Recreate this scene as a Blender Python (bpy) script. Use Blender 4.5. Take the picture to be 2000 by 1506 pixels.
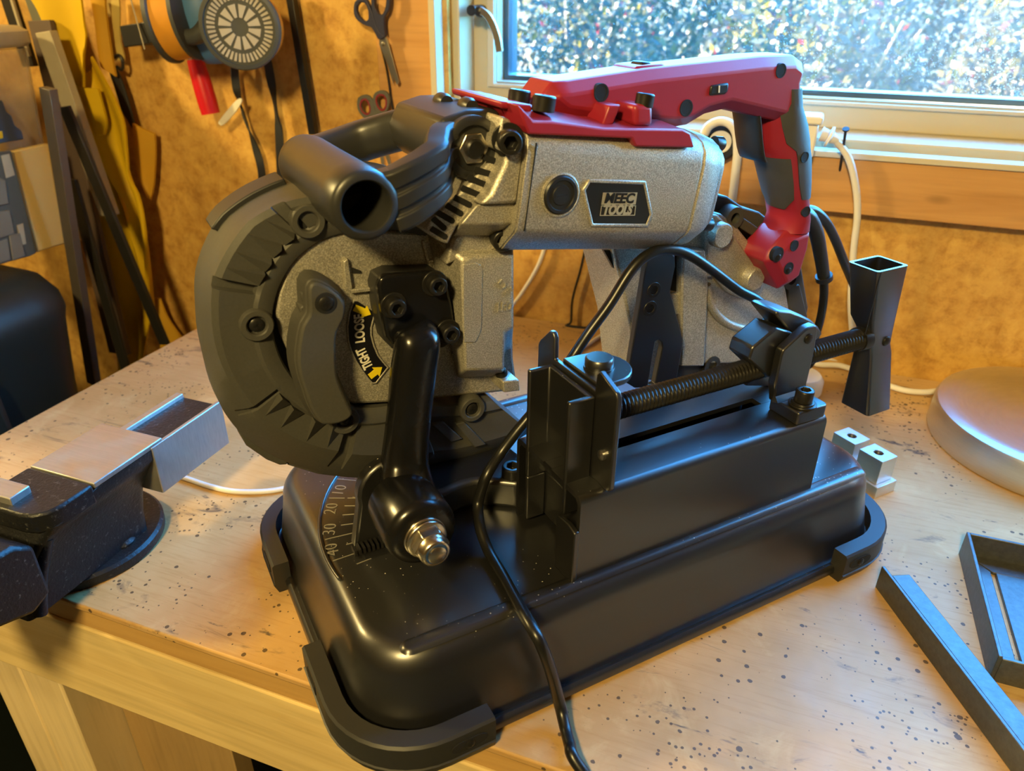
import bpy, bmesh, math, random
from mathutils import Vector, Matrix
from mathutils.geometry import tessellate_polygon
for o in list(bpy.data.objects): bpy.data.objects.remove(o)
S = bpy.context.scene
COL = S.collection
D = bpy.data
PI = math.pi
rnd = random.Random(7)

# ------------------------------------------------------------ camera
cam = D.cameras.new('camera'); camo = D.objects.new('camera', cam); COL.objects.link(camo)
cam.sensor_fit = 'HORIZONTAL'; cam.sensor_width = 36.0; cam.lens = 1454.16 * 36 / 2000
camo.matrix_world = Matrix(((0.937274, -0.172686, 0.302815), (0.348479, 0.441898, -0.826612), (0.008931, 0.880287, 0.474357))).to_4x4()
camo.location = (0, 0, 0.4)
cam.clip_start = 0.02; cam.clip_end = 200
cam.dof.use_dof = True; cam.dof.focus_distance = 0.52; cam.dof.aperture_fstop = 9.0
S.camera = camo

# ------------------------------------------------------------ sky, sun, exposure
S.view_settings.view_transform = 'Standard'; S.view_settings.look = 'None'
S.view_settings.gamma = 1; S.view_settings.use_curve_mapping = False
S.view_settings.exposure = 0.0
w = D.worlds.new('sky'); S.world = w; w.use_nodes = True
wn = w.node_tree; wn.nodes.clear()
wo = wn.nodes.new('ShaderNodeOutputWorld'); wb = wn.nodes.new('ShaderNodeBackground')
sk = wn.nodes.new('ShaderNodeTexSky'); sk.sky_type = 'HOSEK_WILKIE'; sk.turbidity = 3.0
sk.sun_direction = (-0.93, 0.15, 0.38); sk.ground_albedo = 0.3
mx = wn.nodes.new('ShaderNodeMix'); mx.data_type = 'RGBA'; mx.blend_type = 'MULTIPLY'; mx.inputs[0].default_value = 1
mx.inputs[7].default_value = (0.26, 0.98, 1.42, 1)
wn.links.new(sk.outputs[0], mx.inputs[6]); wn.links.new(mx.outputs[2], wb.inputs[0])
wb.inputs[1].default_value = 210.0
wn.links.new(wb.outputs[0], wo.inputs[0])
sun = D.lights.new('sun', 'SUN'); sun.energy = 170.0; sun.angle = math.radians(0.6); sun.color = (1, .86, .62)
suno = D.objects.new('sun', sun); COL.objects.link(suno)
suno.rotation_euler = Vector((-0.93, 0.15, 0.38)).to_track_quat('Z', 'Y').to_euler()
suno.location = (-4, 3, 4)
def lamp(name, loc, energy, size, color):
    l = D.lights.new(name, 'POINT'); l.shadow_soft_size = size; l.energy = energy; l.color = color
    o = D.objects.new(name, l); COL.objects.link(o); o.location = loc
    return o
WARM = (1.0, 0.73, 0.27)                                     # two warm bulbs of the shop
lamp('left_bulb_light', (-1.75, 0.05, 1.02), 100, 0.08, WARM)
lamp('shop_bulb_light', (-0.10, -0.80, 1.05), 118, 0.10, WARM)

# ------------------------------------------------------------ node helpers
def lin(c):
    f = lambda v: v / 12.92 if v <= 0.04045 else ((v + 0.055) / 1.055) ** 2.4
    return tuple(f(v / 255.0) for v in c)
class NT:
    def __init__(s, name):
        s.m = D.materials.new(name); s.m.use_nodes = True; s.t = s.m.node_tree
        s.p = s.t.nodes['Principled BSDF']; s.out = s.t.nodes['Material Output']
        s.tc = None
    def n(s, typ, **k):
        x = s.t.nodes.new('ShaderNode' + typ)
        for a, b in k.items(): setattr(x, a, b)
        return x
    def l(s, a, b): s.t.links.new(a, b)
    def co(s, scale=(1, 1, 1), rot=(0, 0, 0)):
        if not s.tc: s.tc = s.n('TexCoord')
        mp = s.n('Mapping'); mp.inputs['Scale'].default_value = scale; mp.inputs['Rotation'].default_value = rot
        s.l(s.tc.outputs['Object'], mp.inputs[0]); return mp.outputs[0]
    def noise(s, scale, detail=3, co=None, rough=.5, dist=0):
        x = s.n('TexNoise'); x.inputs['Scale'].default_value = scale; x.inputs['Detail'].default_value = detail
        x.inputs['Roughness'].default_value = rough; x.inputs['Distortion'].default_value = dist
        s.l(co or s.co(), x.inputs['Vector']); return x.outputs[0]
    def voro(s, scale, co=None, feature='F1', out='Distance', rand=1):
        x = s.n('TexVoronoi'); x.feature = feature; x.inputs['Scale'].default_value = scale
        x.inputs['Randomness'].default_value = rand
        s.l(co or s.co(), x.inputs['Vector']); return x.outputs[out]
    def ramp(s, fac, stops, interp='LINEAR'):
        x = s.n('ValToRGB'); x.color_ramp.interpolation = interp
        e = x.color_ramp.elements
        while len(e) < len(stops): e.new(0.5)
        for i, (p, c) in enumerate(stops):
            e[i].position = p
            e[i].color = (c[0], c[1], c[2], 1) if isinstance(c, (tuple, list)) else (c, c, c, 1)
        s.l(fac, x.inputs[0]); return x.outputs[0]
    def mix(s, a, b, fac=.5, mode='MIX'):
        x = s.n('Mix'); x.data_type = 'RGBA'; x.blend_type = mode
        for v, i in ((fac, 0), (a, 6), (b, 7)):
            if hasattr(v, 'is_linked'): s.l(v, x.inputs[i])
            elif isinstance(v, (tuple, list)): x.inputs[i].default_value = (v[0], v[1], v[2], 1)
            else: x.inputs[i].default_value = v
        return x.outputs[2]
    def math(s, op, a, b=0.0):
        x = s.n('Math', operation=op)
        for v, i in ((a, 0), (b, 1)):
            if hasattr(v, 'is_linked'): s.l(v, x.inputs[i])
            else: x.inputs[i].default_value = v
        return x.outputs[0]
    def col(s, c):
        if hasattr(c, 'is_linked'): s.l(c, s.p.inputs['Base Color'])
        else: s.p.inputs['Base Color'].default_value = (c[0], c[1], c[2], 1)
    def set(s, **k):
        names = dict(rough='Roughness', metal='Metallic', spec='Specular IOR Level', coat='Coat Weight', coatr='Coat Roughness', trans='Transmission Weight', ior='IOR', alpha='Alpha')
        for a, b in k.items():
            i = s.p.inputs[names[a]]
            if hasattr(b, 'is_linked'): s.l(b, i)
            else: i.default_value = b
    def bump(s, h, strength=.3, dist=.001):
        b = s.n('Bump'); b.inputs['Strength'].default_value = strength; b.inputs['Distance'].default_value = dist
        s.l(h, b.inputs['Height']); s.l(b.outputs[0], s.p.inputs['Normal'])

def plain(name, c, rough=.5, metal=0, spec=.5, var=.12, scale=60):
    t = NT(name); v = t.noise(scale, 4)
    t.col(t.mix(tuple(x * (1 - var) for x in c), tuple(min(1, x * (1 + var)) for x in c), v))
    t.set(rough=rough, metal=metal, spec=spec); return t.m

M = {}
# speckled cast metal paint
t = NT('cast_metal_paint'); n1 = t.noise(1350, 2); n2 = t.noise(900, 1)
c = t.mix(t.ramp(n1, [(.30, (.28, .262, .22)), (.5, (.42, .395, .335)), (.70, (.66, .62, .53))]), t.ramp(t.noise(25, 2), [(.3, .88), (.7, 1.05)]), 1, 'MULTIPLY')
t.col(c); t.set(rough=t.ramp(n2, [(.3, .32), (.7, .55)]), metal=.55, spec=.5); t.bump(n1, .25, .0006); M['silver'] = t.m
# black powder coat with dust
t = NT('black_powder_coat'); v = t.voro(250, feature='F1'); big = t.noise(9, 4)
ge = t.n('NewGeometry'); sx_ = t.n('SeparateXYZ'); t.l(ge.outputs['Normal'], sx_.inputs[0])
th = t.math('LESS_THAN', v, t.math('MULTIPLY', t.math('MULTIPLY', t.ramp(big, [(.38, 0), (.66, 1)]), .15), t.ramp(sx_.outputs['Z'], [(.55, .12), (.9, 1)])))
fine = t.noise(900, 2)
t.col(t.mix((.0065, .0065, .007), (.55, .52, .46), t.math('MULTIPLY', th, .9)))
t.set(rough=.30, spec=.5, ior=1.7, coat=.6, coatr=.48); M['black'] = t.m
t = NT('black_gloss_paint'); t.col((.006, .006, .0065)); t.set(rough=t.ramp(t.noise(40, 3), [(.3, .16), (.7, .3)]), spec=.5); t.bump(t.noise(160, 2), .06, .0006); M['gloss'] = t.m
M['blackplastic'] = plain('black_plastic', (.012, .012, .012), .38)
M['blacksteel'] = plain('black_oxide_steel', (.02, .019, .018), .34, .4)
M['dark'] = plain('joint_and_recess_shade', (.004, .004, .004), .8)  # near-black colour stands for the shade inside slots, holes and seams
t = NT('moulded_rubber'); nn = t.noise(700, 2); t.col(t.mix((.048, .047, .041), (.066, .064, .056), nn)); t.set(rough=.55, spec=.35); t.bump(nn, .12, .0004); M['rubber'] = t.m
M['rubberblack'] = plain('rubber_black', (.018, .018, .018), .5)
M['handle'] = plain('handle_plastic', (.022, .022, .021), .36)
t = NT('red_plastic'); t.col(t.mix((.25, .013, .030), (.30, .018, .037), t.noise(30))); t.set(rough=.38, spec=.5); t.bump(t.noise(1400, 1), .08, .0003); M['red'] = t.m
M['gripgrey'] = plain('grip_rubber_grey', (.055, .056, .058), .55, 0, .35)
M['yellow'] = plain('label_yellow', (.75, .58, .01), .45)
M['white'] = plain('label_white', (.75, .72, .62), .45)
M['labelblack'] = plain('label_black', (.008, .008, .01), .28)
M['chromeink'] = plain('label_silver', (.66, .60, .46), .3, .75)
M['zinc'] = plain('zinc_plated_steel', (.72, .66, .54), .26, 1.0, .5, .1, 200)
M['steel'] = plain('bright_steel', (.62, .60, .57), .3, 1.0)
M['blue'] = plain('nylon_blue', (.02, .06, .2), .4)
M['mark'] = plain('scale_mark', (.30, .28, .24), .4, .4)  # pale colour stands for light caught by the engraved scale
M['whiteplastic'] = plain('white_plastic', (.78, .76, .72), .4, 0, .5, .03)
M['cordwhite'] = plain('white_cord', (.72, .70, .68), .45, 0, .5, .04)
M['cordblack'] = plain('black_cord', (.008, .008, .008), .33)

# ------------------------------------------------------------ more materials
t = NT('oriented_strand_board'); co = t.co((1, 1, 1)); wv = t.voro(42, co=t.co((1.5, 1, 1), (0, .6, 0)), out='Color'); sp = t.n('SeparateColor'); t.l(wv, sp.inputs[0])
bl = t.noise(7, 6, rough=.65); fl = t.noise(46, 5, rough=.72, dist=.15)
c = t.ramp(sp.outputs[0], [(0, (.46, .245, .055)), (.5, (.55, .30, .07)), (1, (.63, .38, .10))])
c = t.mix(c, t.ramp(fl, [(.35, (.32, .15, .03)), (.5, (.56, .32, .075)), (.7, (.70, .44, .12))]), .62)
c = t.mix(c, (.25, .12, .035), t.ramp(bl, [(.52, 0), (.72, .6)]))
t.col(c); t.set(rough=.5, spec=.35); t.bump(fl, .12, .002); M['osb'] = t.m
def wood(name, c0, c1, axis='x', rough=.55, sc=1.0):
    t = NT(name); k = {'x': (1.6, 26, 26), 'y': (26, 1.6, 26), 'z': (26, 26, 1.6)}[axis]
    co = t.co(tuple(v * sc for v in k)); n = t.noise(1.3, 5, co, .6, .8); n2 = t.noise(5, 3, co)
    kn = t.voro(5.0, co=t.co({'x': (1, 2.6, 2.6), 'y': (2.6, 1, 2.6), 'z': (2.6, 2.6, 1)}[axis]))
    c = t.ramp(n, [(.32, c0), (.5, c1), (.68, tuple(.5 * a + .5 * b for a, b in zip(c0, c1)))])
    c = t.mix(c, tuple(v * .55 for v in c0), t.ramp(n2, [(.5, 0), (.75, .35)]))
    c = t.mix(c, tuple(v * .45 for v in c0), t.ramp(kn, [(.03, .9), (.09, 0)]))
    t.col(c); t.set(rough=rough, spec=.35); t.bump(n, .12, .001); return t.m
M['pine'] = wood('pine_board', (.47, .235, .075), (.56, .30, .105))
M['rail'] = wood('planed_pine', (.56, .40, .17), (.68, .52, .25))
M['edge'] = wood('plank_edge', (.42, .24, .075), (.50, .30, .10))
M['leg'] = wood('pine_leg', (.62, .47, .25), (.72, .57, .33), 'z')
M['panelwood'] = wood('brown_board', (.34, .21, .085), (.40, .26, .11), 'z')
# bench top: worn hardboard with tar drops, scratches and smears
t = NT('worn_bench_top'); co = t.co(); big = t.noise(5.5, 5, co, .6); mid = t.noise(24, 5, co, .65, .6)
grain = t.noise(9, 5, t.co((2.2, 34, 10), (0, 0, .15)), .7)
c = t.ramp(big, [(.35, (.41, .245, .088)), (.5, (.50, .31, .13)), (.66, (.56, .375, .18))])
c = t.mix(c, (.36, .19, .05), t.ramp(grain, [(.5, 0), (.72, .55)]))
c = t.mix(c, (.62, .46, .24), t.ramp(mid, [(.56, 0), (.75, .5)]))
smear = t.noise(11, 6, t.co((1, 2.4, 1), (0, 0, -.4)), .7, 1.2)
c = t.mix(c, (.10, .07, .05), t.ramp(smear, [(.60, 0), (.70, .7)]))
sm2 = t.noise(16, 5, t.co((.8, 2.6, 1), (0, 0, .35)), .6, .6); c = t.mix(c, (.06, .05, .045), t.ramp(sm2, [(.655, 0), (.70, .85)]))
def drops(scale, size, mask, thr):
    v = t.voro(scale); mk = t.ramp(t.noise(mask, 3, t.co()), [(thr, 0), (thr + .12, 1)])
    e = t.noise(260, 3, t.co()); vv = t.math('ADD', v, t.math('MULTIPLY', e, size * .9))
    return t.math('MULTIPLY', t.math('LESS_THAN', vv, t.math('MULTIPLY', mk, size * 1.5)), .80)
c = t.mix(c, (.022, .016, .013), drops(90, .14, 6, .42))
c = t.mix(c, (.03, .022, .018), drops(190, .20, 9, .45))
c = t.mix(c, (.035, .026, .02), drops(34, .07, 4, .42))
t.col(c); t.set(rough=t.ramp(mid, [(.3, .42), (.7, .62)]), spec=.35); t.bump(mid, .12, .0015); M['bench'] = t.m
M['cream'] = plain('cream_paint', (.52, .45, .30), .42, 0, .5, .05, 14)
M['whitepaint'] = plain('white_paint', (.58, .53, .43), .45, 0, .5, .05, 20)
M['seal'] = plain('blue_grey_seal', (.05, .09, .13), .3, .3)
M['iron'] = plain('cast_iron_dark', (.035, .036, .04), .38, .5, .5, .5, 300)
t = NT('worn_black_iron'); nn = t.noise(260, 4, rough=.7); t.col(t.mix((.014, .015, .018), (.22, .22, .22), t.ramp(nn, [(.6, 0), (.74, .7)]))); t.set(rough=.42, metal=.4); t.bump(t.noise(420, 3), .5, .0008); M['wornblack'] = t.m
t = NT('ground_steel'); nn = t.noise(9, 4, t.co((3, 60, 10))); t.col(t.mix((.36, .35, .33), (.50, .49, .46), nn)); t.set(rough=t.ramp(t.noise(60, 4), [(.3, .34), (.7, .55)]), metal=.85); t.bump(t.noise(240, 3), .12, .0006); M['groundsteel'] = t.m
t = NT('mill_scale_steel'); nn = t.noise(210, 4, rough=.7); t.col(t.mix((.055, .058, .06), (.15, .155, .16), nn)); t.set(rough=.42, metal=.6); t.bump(nn, .3, .0006); M['millsteel'] = t.m
t = NT('brushed_aluminium'); nn = t.noise(60, 3, t.co((1, 1, 14))); t.col(t.mix((.66, .66, .66), (.78, .78, .78), nn)); t.set(rough=.40, metal=1.0); M['alu'] = t.m

# ------------------------------------------------------------ geometry helpers
BASIS = Matrix.Translation((-0.16256213, 0.20898219, 0)) @ Matrix.Rotation(math.radians(48.764), 4, 'Z')
def cen(G):
    n = len(G[0]); return Vector([sum(v[i] for v in G[0]) / n for i in range(3)])
def join(*gs):
    V, F = [], []
    for v, f in gs:
        o = len(V); V += [tuple(q) for q in v]; F += [tuple(i + o for i in q) for q in f]
    return V, F
def put(axis, p, h):
    if axis == 'b': return (p[0], h, p[1])
    if axis == 'z': return (p[0], p[1], h)
    return (h, p[0], p[1])
def prism(poly, axis, lo, hi, poly2=None):
    n = len(poly); q = poly2 or poly
    V = [put(axis, p, lo) for p in poly] + [put(axis, p, hi) for p in q]
    F = [tuple(range(n)), tuple(range(2 * n - 1, n - 1, -1))] + [(i, i + n, (i + 1) % n + n, (i + 1) % n) for i in range(n)]
    return V, F
def prismh(outer, holes, axis, lo, hi):
    loops = [outer] + holes; flat = [p for l in loops for p in l]; n = len(flat)
    tris = tessellate_polygon([[Vector((p[0], p[1], 0)) for p in l] for l in loops])
    V = [put(axis, p, lo) for p in flat] + [put(axis, p, hi) for p in flat]
    F = [tuple(t) for t in tris] + [tuple(i + n for i in reversed(t)) for t in tris]
    o = 0
    for l in loops:
        k = len(l)
        F += [(o + i, o + i + n, o + (i + 1) % k + n, o + (i + 1) % k) for i in range(k)]; o += k
    return V, F
def loft(rings, caps=True, closed=False):
    n = len(rings[0]); V = [tuple(p) for r in rings for p in r]; F = []
    m = len(rings)
    for j in range(m if closed else m - 1):
        a, b = j * n, ((j + 1) % m) * n
        F += [(a + i, a + (i + 1) % n, b + (i + 1) % n, b + i) for i in range(n)]
    if caps and not closed: F += [tuple(range(n - 1, -1, -1)), tuple(range((m - 1) * n, m * n))]
    return V, F
def box(lo, hi): return prism([(lo[0], lo[1]), (hi[0], lo[1]), (hi[0], hi[1]), (lo[0], hi[1])], 'z', lo[2], hi[2])
def frame_of(d):
    d = Vector(d).normalized(); u = d.cross(Vector((0, 0, 1)))
    if u.length < 1e-3: u = Vector((1, 0, 0))
    u.normalize(); return d, u, d.cross(u)
def lathe(prof, c, d, n=32, caps=True):
    d, u, v = frame_of(d); c = Vector(c)
    rings = [[c + d * h + (u * math.cos(2 * PI * i / n) + v * math.sin(2 * PI * i / n)) * r for i in range(n)] for r, h in prof]
    return loft(rings, caps)
def cyl(p0, p1, r, n=24, r2=None):
    p0, p1 = Vector(p0), Vector(p1)
    return lathe([(r, 0), (r if r2 is None else r2, (p1 - p0).length)], p0, p1 - p0, n)
def pipe(p0, p1, ro, ri, n=32, bottom=None):
    p0, p1 = Vector(p0), Vector(p1); L = (p1 - p0).length; b = L if bottom is None else bottom
    return lathe([(ro, 0), (ro, L)] [::-1] + [], p0, p1 - p0, n, False) if ri is None else lathe([(ri, L - b), (ri, L), (ro, L), (ro, 0)], p0, p1 - p0, n, True)
def spline(P, k=8):
    P = [Vector(p) for p in P]; Q = [2 * P[0] - P[1]] + P + [2 * P[-1] - P[-2]]; out = []
    for i in range(1, len(Q) - 2):
        for j in range(k):
            s = j / k; a, b, c, d = Q[i - 1], Q[i], Q[i + 1], Q[i + 2]
            out.append(.5 * ((2 * b) + (c - a) * s + (2 * a - 5 * b + 4 * c - d) * s * s + (3 * b - a - 3 * c + d) * s ** 3))
    return out + [P[-1]]
def sweep(path, sec, up=(0, 0, 1), scale=None):
    """section (x sideways, y up) carried along a path with a fixed up direction"""
    rings = []; n = len(path)
    for i, p in enumerate(path):
        t = (path[min(i + 1, n - 1)] - path[max(i - 1, 0)]).normalized()
        s = t.cross(Vector(up)).normalized(); u = s.cross(t); k = scale[i] if scale else (1, 1)
        rings.append([p + s * (q[0] * k[0]) + u * (q[1] * k[1]) for q in sec])
    return loft(rings)
def tube(P, r, n=12, k=8, caps=True):
    path = spline(P, k) if k > 1 else [Vector(p) for p in P]; m = len(path)
    R = r if isinstance(r, (list, tuple)) else [r] * len(P)
    t0 = (path[1] - path[0]).normalized(); u = t0.orthogonal().normalized(); rings = []
    for i, p in enumerate(path):
        t = (path[min(i + 1, m - 1)] - path[max(i - 1, 0)]).normalized()
        u = (u - t * u.dot(t)).normalized(); v = t.cross(u)
        f = i / (m - 1) * (len(R) - 1); j = min(int(f), len(R) - 2); rr = R[j] + (R[j + 1] - R[j]) * (f - j)
        rings.append([p + (u * math.cos(2 * PI * a / n) + v * math.sin(2 * PI * a / n)) * rr for a in range(n)])
    return loft(rings, caps)
def rrect(x0, x1, y0, y1, r, n=8):
    o = []
    for cx, cy, a in ((x1 - r, y1 - r, 0), (x0 + r, y1 - r, 90), (x0 + r, y0 + r, 180), (x1 - r, y0 + r, 270)):
        for i in range(n + 1):
            t = math.radians(a + 90 * i / n); o.append((cx + r * math.cos(t), cy + r * math.sin(t)))
    return o
def circ(cx, cy, r, n=24, ry=None): return [(cx + r * math.cos(2 * PI * i / n), cy + (ry or r) * math.sin(2 * PI * i / n)) for i in range(n)]
def inset(poly, d):
    n = len(poly); o = []
    for i in range(n):
        a, b, c = Vector(poly[i - 1]), Vector(poly[i]), Vector(poly[(i + 1) % n])
        e1, e2 = (b - a).normalized(), (c - b).normalized(); n1 = Vector((-e1.y, e1.x)); n2 = Vector((-e2.y, e2.x))
        m = n1 + n2; k = max(m.dot(n1), .35); o.append(tuple(b + m * (d / k)))
    return o
def ccw(poly):
    a = sum(poly[i - 1][0] * poly[i][1] - poly[i][0] * poly[i - 1][1] for i in range(len(poly)))
    return poly if a > 0 else poly[::-1]
def soft(poly, k=3):
    """round a drawn outline with a closed spline"""
    P = [Vector((p[0], p[1], 0)) for p in poly]; n = len(P); out = []
    for i in range(n):
        a, b, c, d = P[i - 1], P[i], P[(i + 1) % n], P[(i + 2) % n]
        for j in range(k):
            s = j / k; q = .5 * ((2 * b) + (c - a) * s + (2 * a - 5 * b + 4 * c - d) * s * s + (3 * b - a - 3 * c + d) * s ** 3)
            out.append((q.x, q.y))
    return out
def hexpt(i, n, r):
    a = 2 * PI * i / n; k = PI / 6; return r * math.cos(k) / math.cos((a % (2 * k)) - k)
def cap_screw(c, d, r, h, washer=0.0):
    """socket-head screw: head, hexagon recess and an optional washer"""
    d, u, v = frame_of(d); c = Vector(c); n = 24
    def ring(f, hh): return [c + d * hh + (u * math.cos(2 * PI * i / n) + v * math.sin(2 * PI * i / n)) * f(i) for i in range(n)]
    g = loft([ring(lambda i: r, 0), ring(lambda i: r, h * .9), ring(lambda i: r * .9, h), ring(lambda i: hexpt(i, n, r * .6), h), ring(lambda i: hexpt(i, n, r * .56), h * .4)])
    if washer: g = join(g, lathe([(r * 1.38, -.0005), (r * 1.38, washer), (r * 1.0, washer)], c, d, 24))
    return g
def cross_screw(c, d, r, h):
    d, u, v = frame_of(d); c = Vector(c)
    g = lathe([(r, 0), (r, h * .5), (r * .8, h * .85), (r * .35, h)], c, d, 20)
    for s, q in ((u, v), (v, u)):
        a = s * r * .55; b = q * r * .14; z0 = c + d * h * .8; z1 = c + d * h * 1.12
        P = [z0 - a - b, z0 + a - b, z0 + a + b, z0 - a + b]; T = [p + (z1 - z0) for p in P]
        g = join(g, (P + T, [(3, 2, 1, 0), (4, 5, 6, 7)] + [(i, (i + 1) % 4, (i + 1) % 4 + 4, i + 4) for i in range(4)]))
    return g
def hexnut(c, d, r, h): return lathe([(r, 0), (r, h)], c, d, 6)

ORIG = {}
def mk(name, g, m, parent=None, bevel=0, seg=2, smooth=35, flip=True, kind=None, sub=0, label=None):
    """one mesh object; geometry is given in the frame of its thing"""
    me = D.meshes.new(name); root = parent
    while root is not None and root.parent: root = root.parent
    off = Vector(ORIG.get(root.name, (0, 0, 0))) if root else Vector((0, 0, 0))
    me.from_pydata([Vector(v) - off for v in g[0]], [], g[1]); me.validate()
    bm = bmesh.new(); bm.from_mesh(me); bmesh.ops.recalc_face_normals(bm, faces=bm.faces); bm.to_mesh(me); bm.free()
    me.materials.append(m)
    o = D.objects.new(name, me); COL.objects.link(o)
    if parent: o.parent = parent
    if smooth:
        me.shade_smooth(); me.set_sharp_from_angle(angle=math.radians(smooth))
    if bevel:
        b = o.modifiers.new('bevel', 'BEVEL'); b.width = bevel; b.segments = seg; b.limit_method = 'ANGLE'; b.angle_limit = math.radians(38)
        b.harden_normals = False
    if sub:
        s = o.modifiers.new('sub', 'SUBSURF'); s.levels = s.render_levels = sub
    if kind: o['kind'] = kind
    if label: o['label'] = label
    return o
def thing(name, label, cat, loc=(0, 0, 0), saw=False, group=None):
    o = D.objects.new(name, None); COL.objects.link(o); o.empty_display_size = .05
    ORIG[o.name] = loc
    o.matrix_world = BASIS @ Matrix.Translation(loc) if saw else Matrix.Translation(loc)
    o['label'] = label; o['category'] = cat
    if group: o['group'] = group
    return o
def tag(o, label, cat, group=None):
    o['label'] = label; o['category'] = cat
    if group: o['group'] = group
    return o
def one(name, g, m, label, cat, bevel=0, smooth=35, group=None, seg=2):
    """a thing that is a single mesh: origin at the middle of its foot"""
    xs = [v[0] for v in g[0]]; ys = [v[1] for v in g[0]]; zs = [v[2] for v in g[0]]
    c = Vector(((min(xs) + max(xs)) / 2, (min(ys) + max(ys)) / 2, min(zs)))
    o = mk(name, ([Vector(v) - c for v in g[0]], g[1]), m, None, bevel, seg, smooth); o.location = c
    return tag(o, label, cat, group)
def text(s, size, depth=.0004, bold=0.0, space=1.0):
    """letters as geometry lying in x,y, centred"""
    cu = D.curves.new('lettering', 'FONT'); cu.body = s; cu.size = size; cu.extrude = depth; cu.offset = bold; cu.space_character = space
    cu.align_x = 'CENTER'; cu.align_y = 'CENTER'; cu.resolution_u = 4
    o = D.objects.new('lettering', cu); COL.objects.link(o)
    dg = bpy.context.evaluated_depsgraph_get(); me = D.meshes.new_from_object(o.evaluated_get(dg))
    g = ([tuple(v.co) for v in me.vertices], [tuple(p.vertices) for p in me.polygons])
    D.objects.remove(o); D.curves.remove(cu); D.meshes.remove(me)
    return g
def place(g, o, xd, nd, shear=0.0, sx=1.0):
    """move flat geometry to a plane: origin, reading direction, face normal"""
    xd = Vector(xd).normalized(); nd = Vector(nd).normalized(); yd = nd.cross(xd)
    return [tuple(Vector(o) + xd * (v[0] * sx + v[1] * shear) + yd * v[1] + nd * v[2]) for v in g[0]], g[1]
FRONT = (0, -1, 0)
def bvec(p, q): return (q[0] - p[0], 0, q[1] - p[1])

# ============================================================ setting
M['gloomwall'] = plain('dark_unseen_boards', (.07, .042, .02), .8, 0, .2, .3, 4)  # unseen walls and ceiling, made dark to keep haze out of reflections
YW = 0.89
WX0, WX1, WZ0, WZ1 = -0.412, 0.92, 0.2395, 1.30            # window opening
wall_outline = [(-2.6, -0.9), (2.2, -0.9), (2.2, 1.9), (-2.6, 1.9)]
hole = [(WX0, WZ0), (WX0, WZ1), (WX1, WZ1), (WX1, WZ0)]
wall = mk('wall_back', prismh(wall_outline, [hole], 'b', YW, YW + 0.012), M['osb'], kind='structure', smooth=0)
mk('wall_core', prismh(wall_outline, [hole], 'b', YW + 0.013, YW + 0.16), M['edge'], wall, smooth=0)
mk('wall_left', box((-2.62, -2.4, -0.9), (-2.6, YW, 1.9)), M['gloomwall'], kind='structure', smooth=0)
mk('wall_right', box((2.2, -2.4, -0.9), (2.22, YW, 1.9)), M['gloomwall'], kind='structure', smooth=0)
mk('wall_front', box((-2.6, -2.42, -0.9), (2.2, -2.4, 1.9)), M['gloomwall'], kind='structure', smooth=0)
mk('ceiling', box((-2.6, -2.4, 1.9), (2.2, YW, 1.92)), M['gloomwall'], kind='structure', smooth=0)
M['concrete'] = plain('concrete_floor', (.10, .11, .105), .8, 0, .3, .25, 9)
mk('floor', box((-2.6, -2.4, -0.92), (2.2, YW, -0.9)), M['concrete'], kind='structure', smooth=0)
# pine board under the window and the one beside it
zb = [(0.0242,0.2426),(0.0352,0.186)]
mk('trim_1', box((-0.405, YW - 0.021, zb[1][1]), (2.19, YW - .0005, zb[0][1])), M['pine'], kind='structure', bevel=.0015)
mk('trim_2', box((-0.506, YW - 0.006, 0.0), (-0.4265, YW - .0003, 1.85)), M['pineup'] if 'pineup' in M else M['pine'], kind='structure', bevel=.001)
# window: casing edge, frame, opening sash, seal, glass, handle
YS, YG = 0.945, 0.985                                     # front of the sash, glass
fz_ = [(0.1146,0.2457),(0.112,0.2565)]
sz_ = [(0.1151,0.2599),(0.1082,0.2886),(0.1077,0.2907)]
gz = [(0.1103,0.2909),(0.1094,0.2946)]
fx_ = [(-0.4135,0.3279),(-0.4013,0.3283)]
sx_ = [(-0.4079,0.3252),(-0.3738,0.3263),(-0.3642,0.3267)]
gx_ = [(-0.373,0.3244),(-0.3688,0.3246)]
GL, GB = gx_[1][0], gz[1][1]
F0 = [(WX0, WZ0), (WX1, WZ0), (WX1, WZ1), (WX0, WZ1)]
win = mk('window_1', prismh([(WX0, fz_[0][1] - .006), (WX1, fz_[0][1] - .006), (WX1, WZ1), (WX0, WZ1)], [[(fx_[1][0], fz_[1][1]), (WX1 - .016, fz_[1][1]), (WX1 - .016, WZ1 - .016), (fx_[1][0], WZ1 - .016)]], 'b', .9, YW + .15), M['cream'], kind='structure', bevel=.002)
mk('casing_edge', box((-0.4262, YW - .022, 0.0), (-0.4178, YW + .01, 1.5)), M['whitepaint'], win, bevel=.001)
mk('sill_strip', box((WX0 - .004, YW - .0235, zb[0][1] + .0003), (WX1, YW - .002, zb[0][1] + .0068)), M['whitepaint'], win, bevel=.001)
sash_o = [(sx_[0][0], sz_[0][1]), (WX1 - .02, sz_[0][1]), (WX1 - .02, WZ1 - .02), (sx_[0][0], WZ1 - .02)]
sash_i = [(sx_[1][0], sz_[1][1]), (WX1 - .075, sz_[1][1]), (WX1 - .075, WZ1 - .075), (sx_[1][0], WZ1 - .075)]
mk('sash', prismh(sash_o, [sash_i], 'b', YS, YG + .03), M['cream'], win, bevel=.0025)
mk('sloping_sill', prism([(.9015, fz_[1][1] - .004), (.9015, fz_[1][1] + .0005), (YS + .003, sz_[0][1] + .0005), (YS + .003, fz_[1][1] - .004)], 'a', fx_[1][0], WX1 - .016), M['whitepaint'], win, bevel=.0006)
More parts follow.
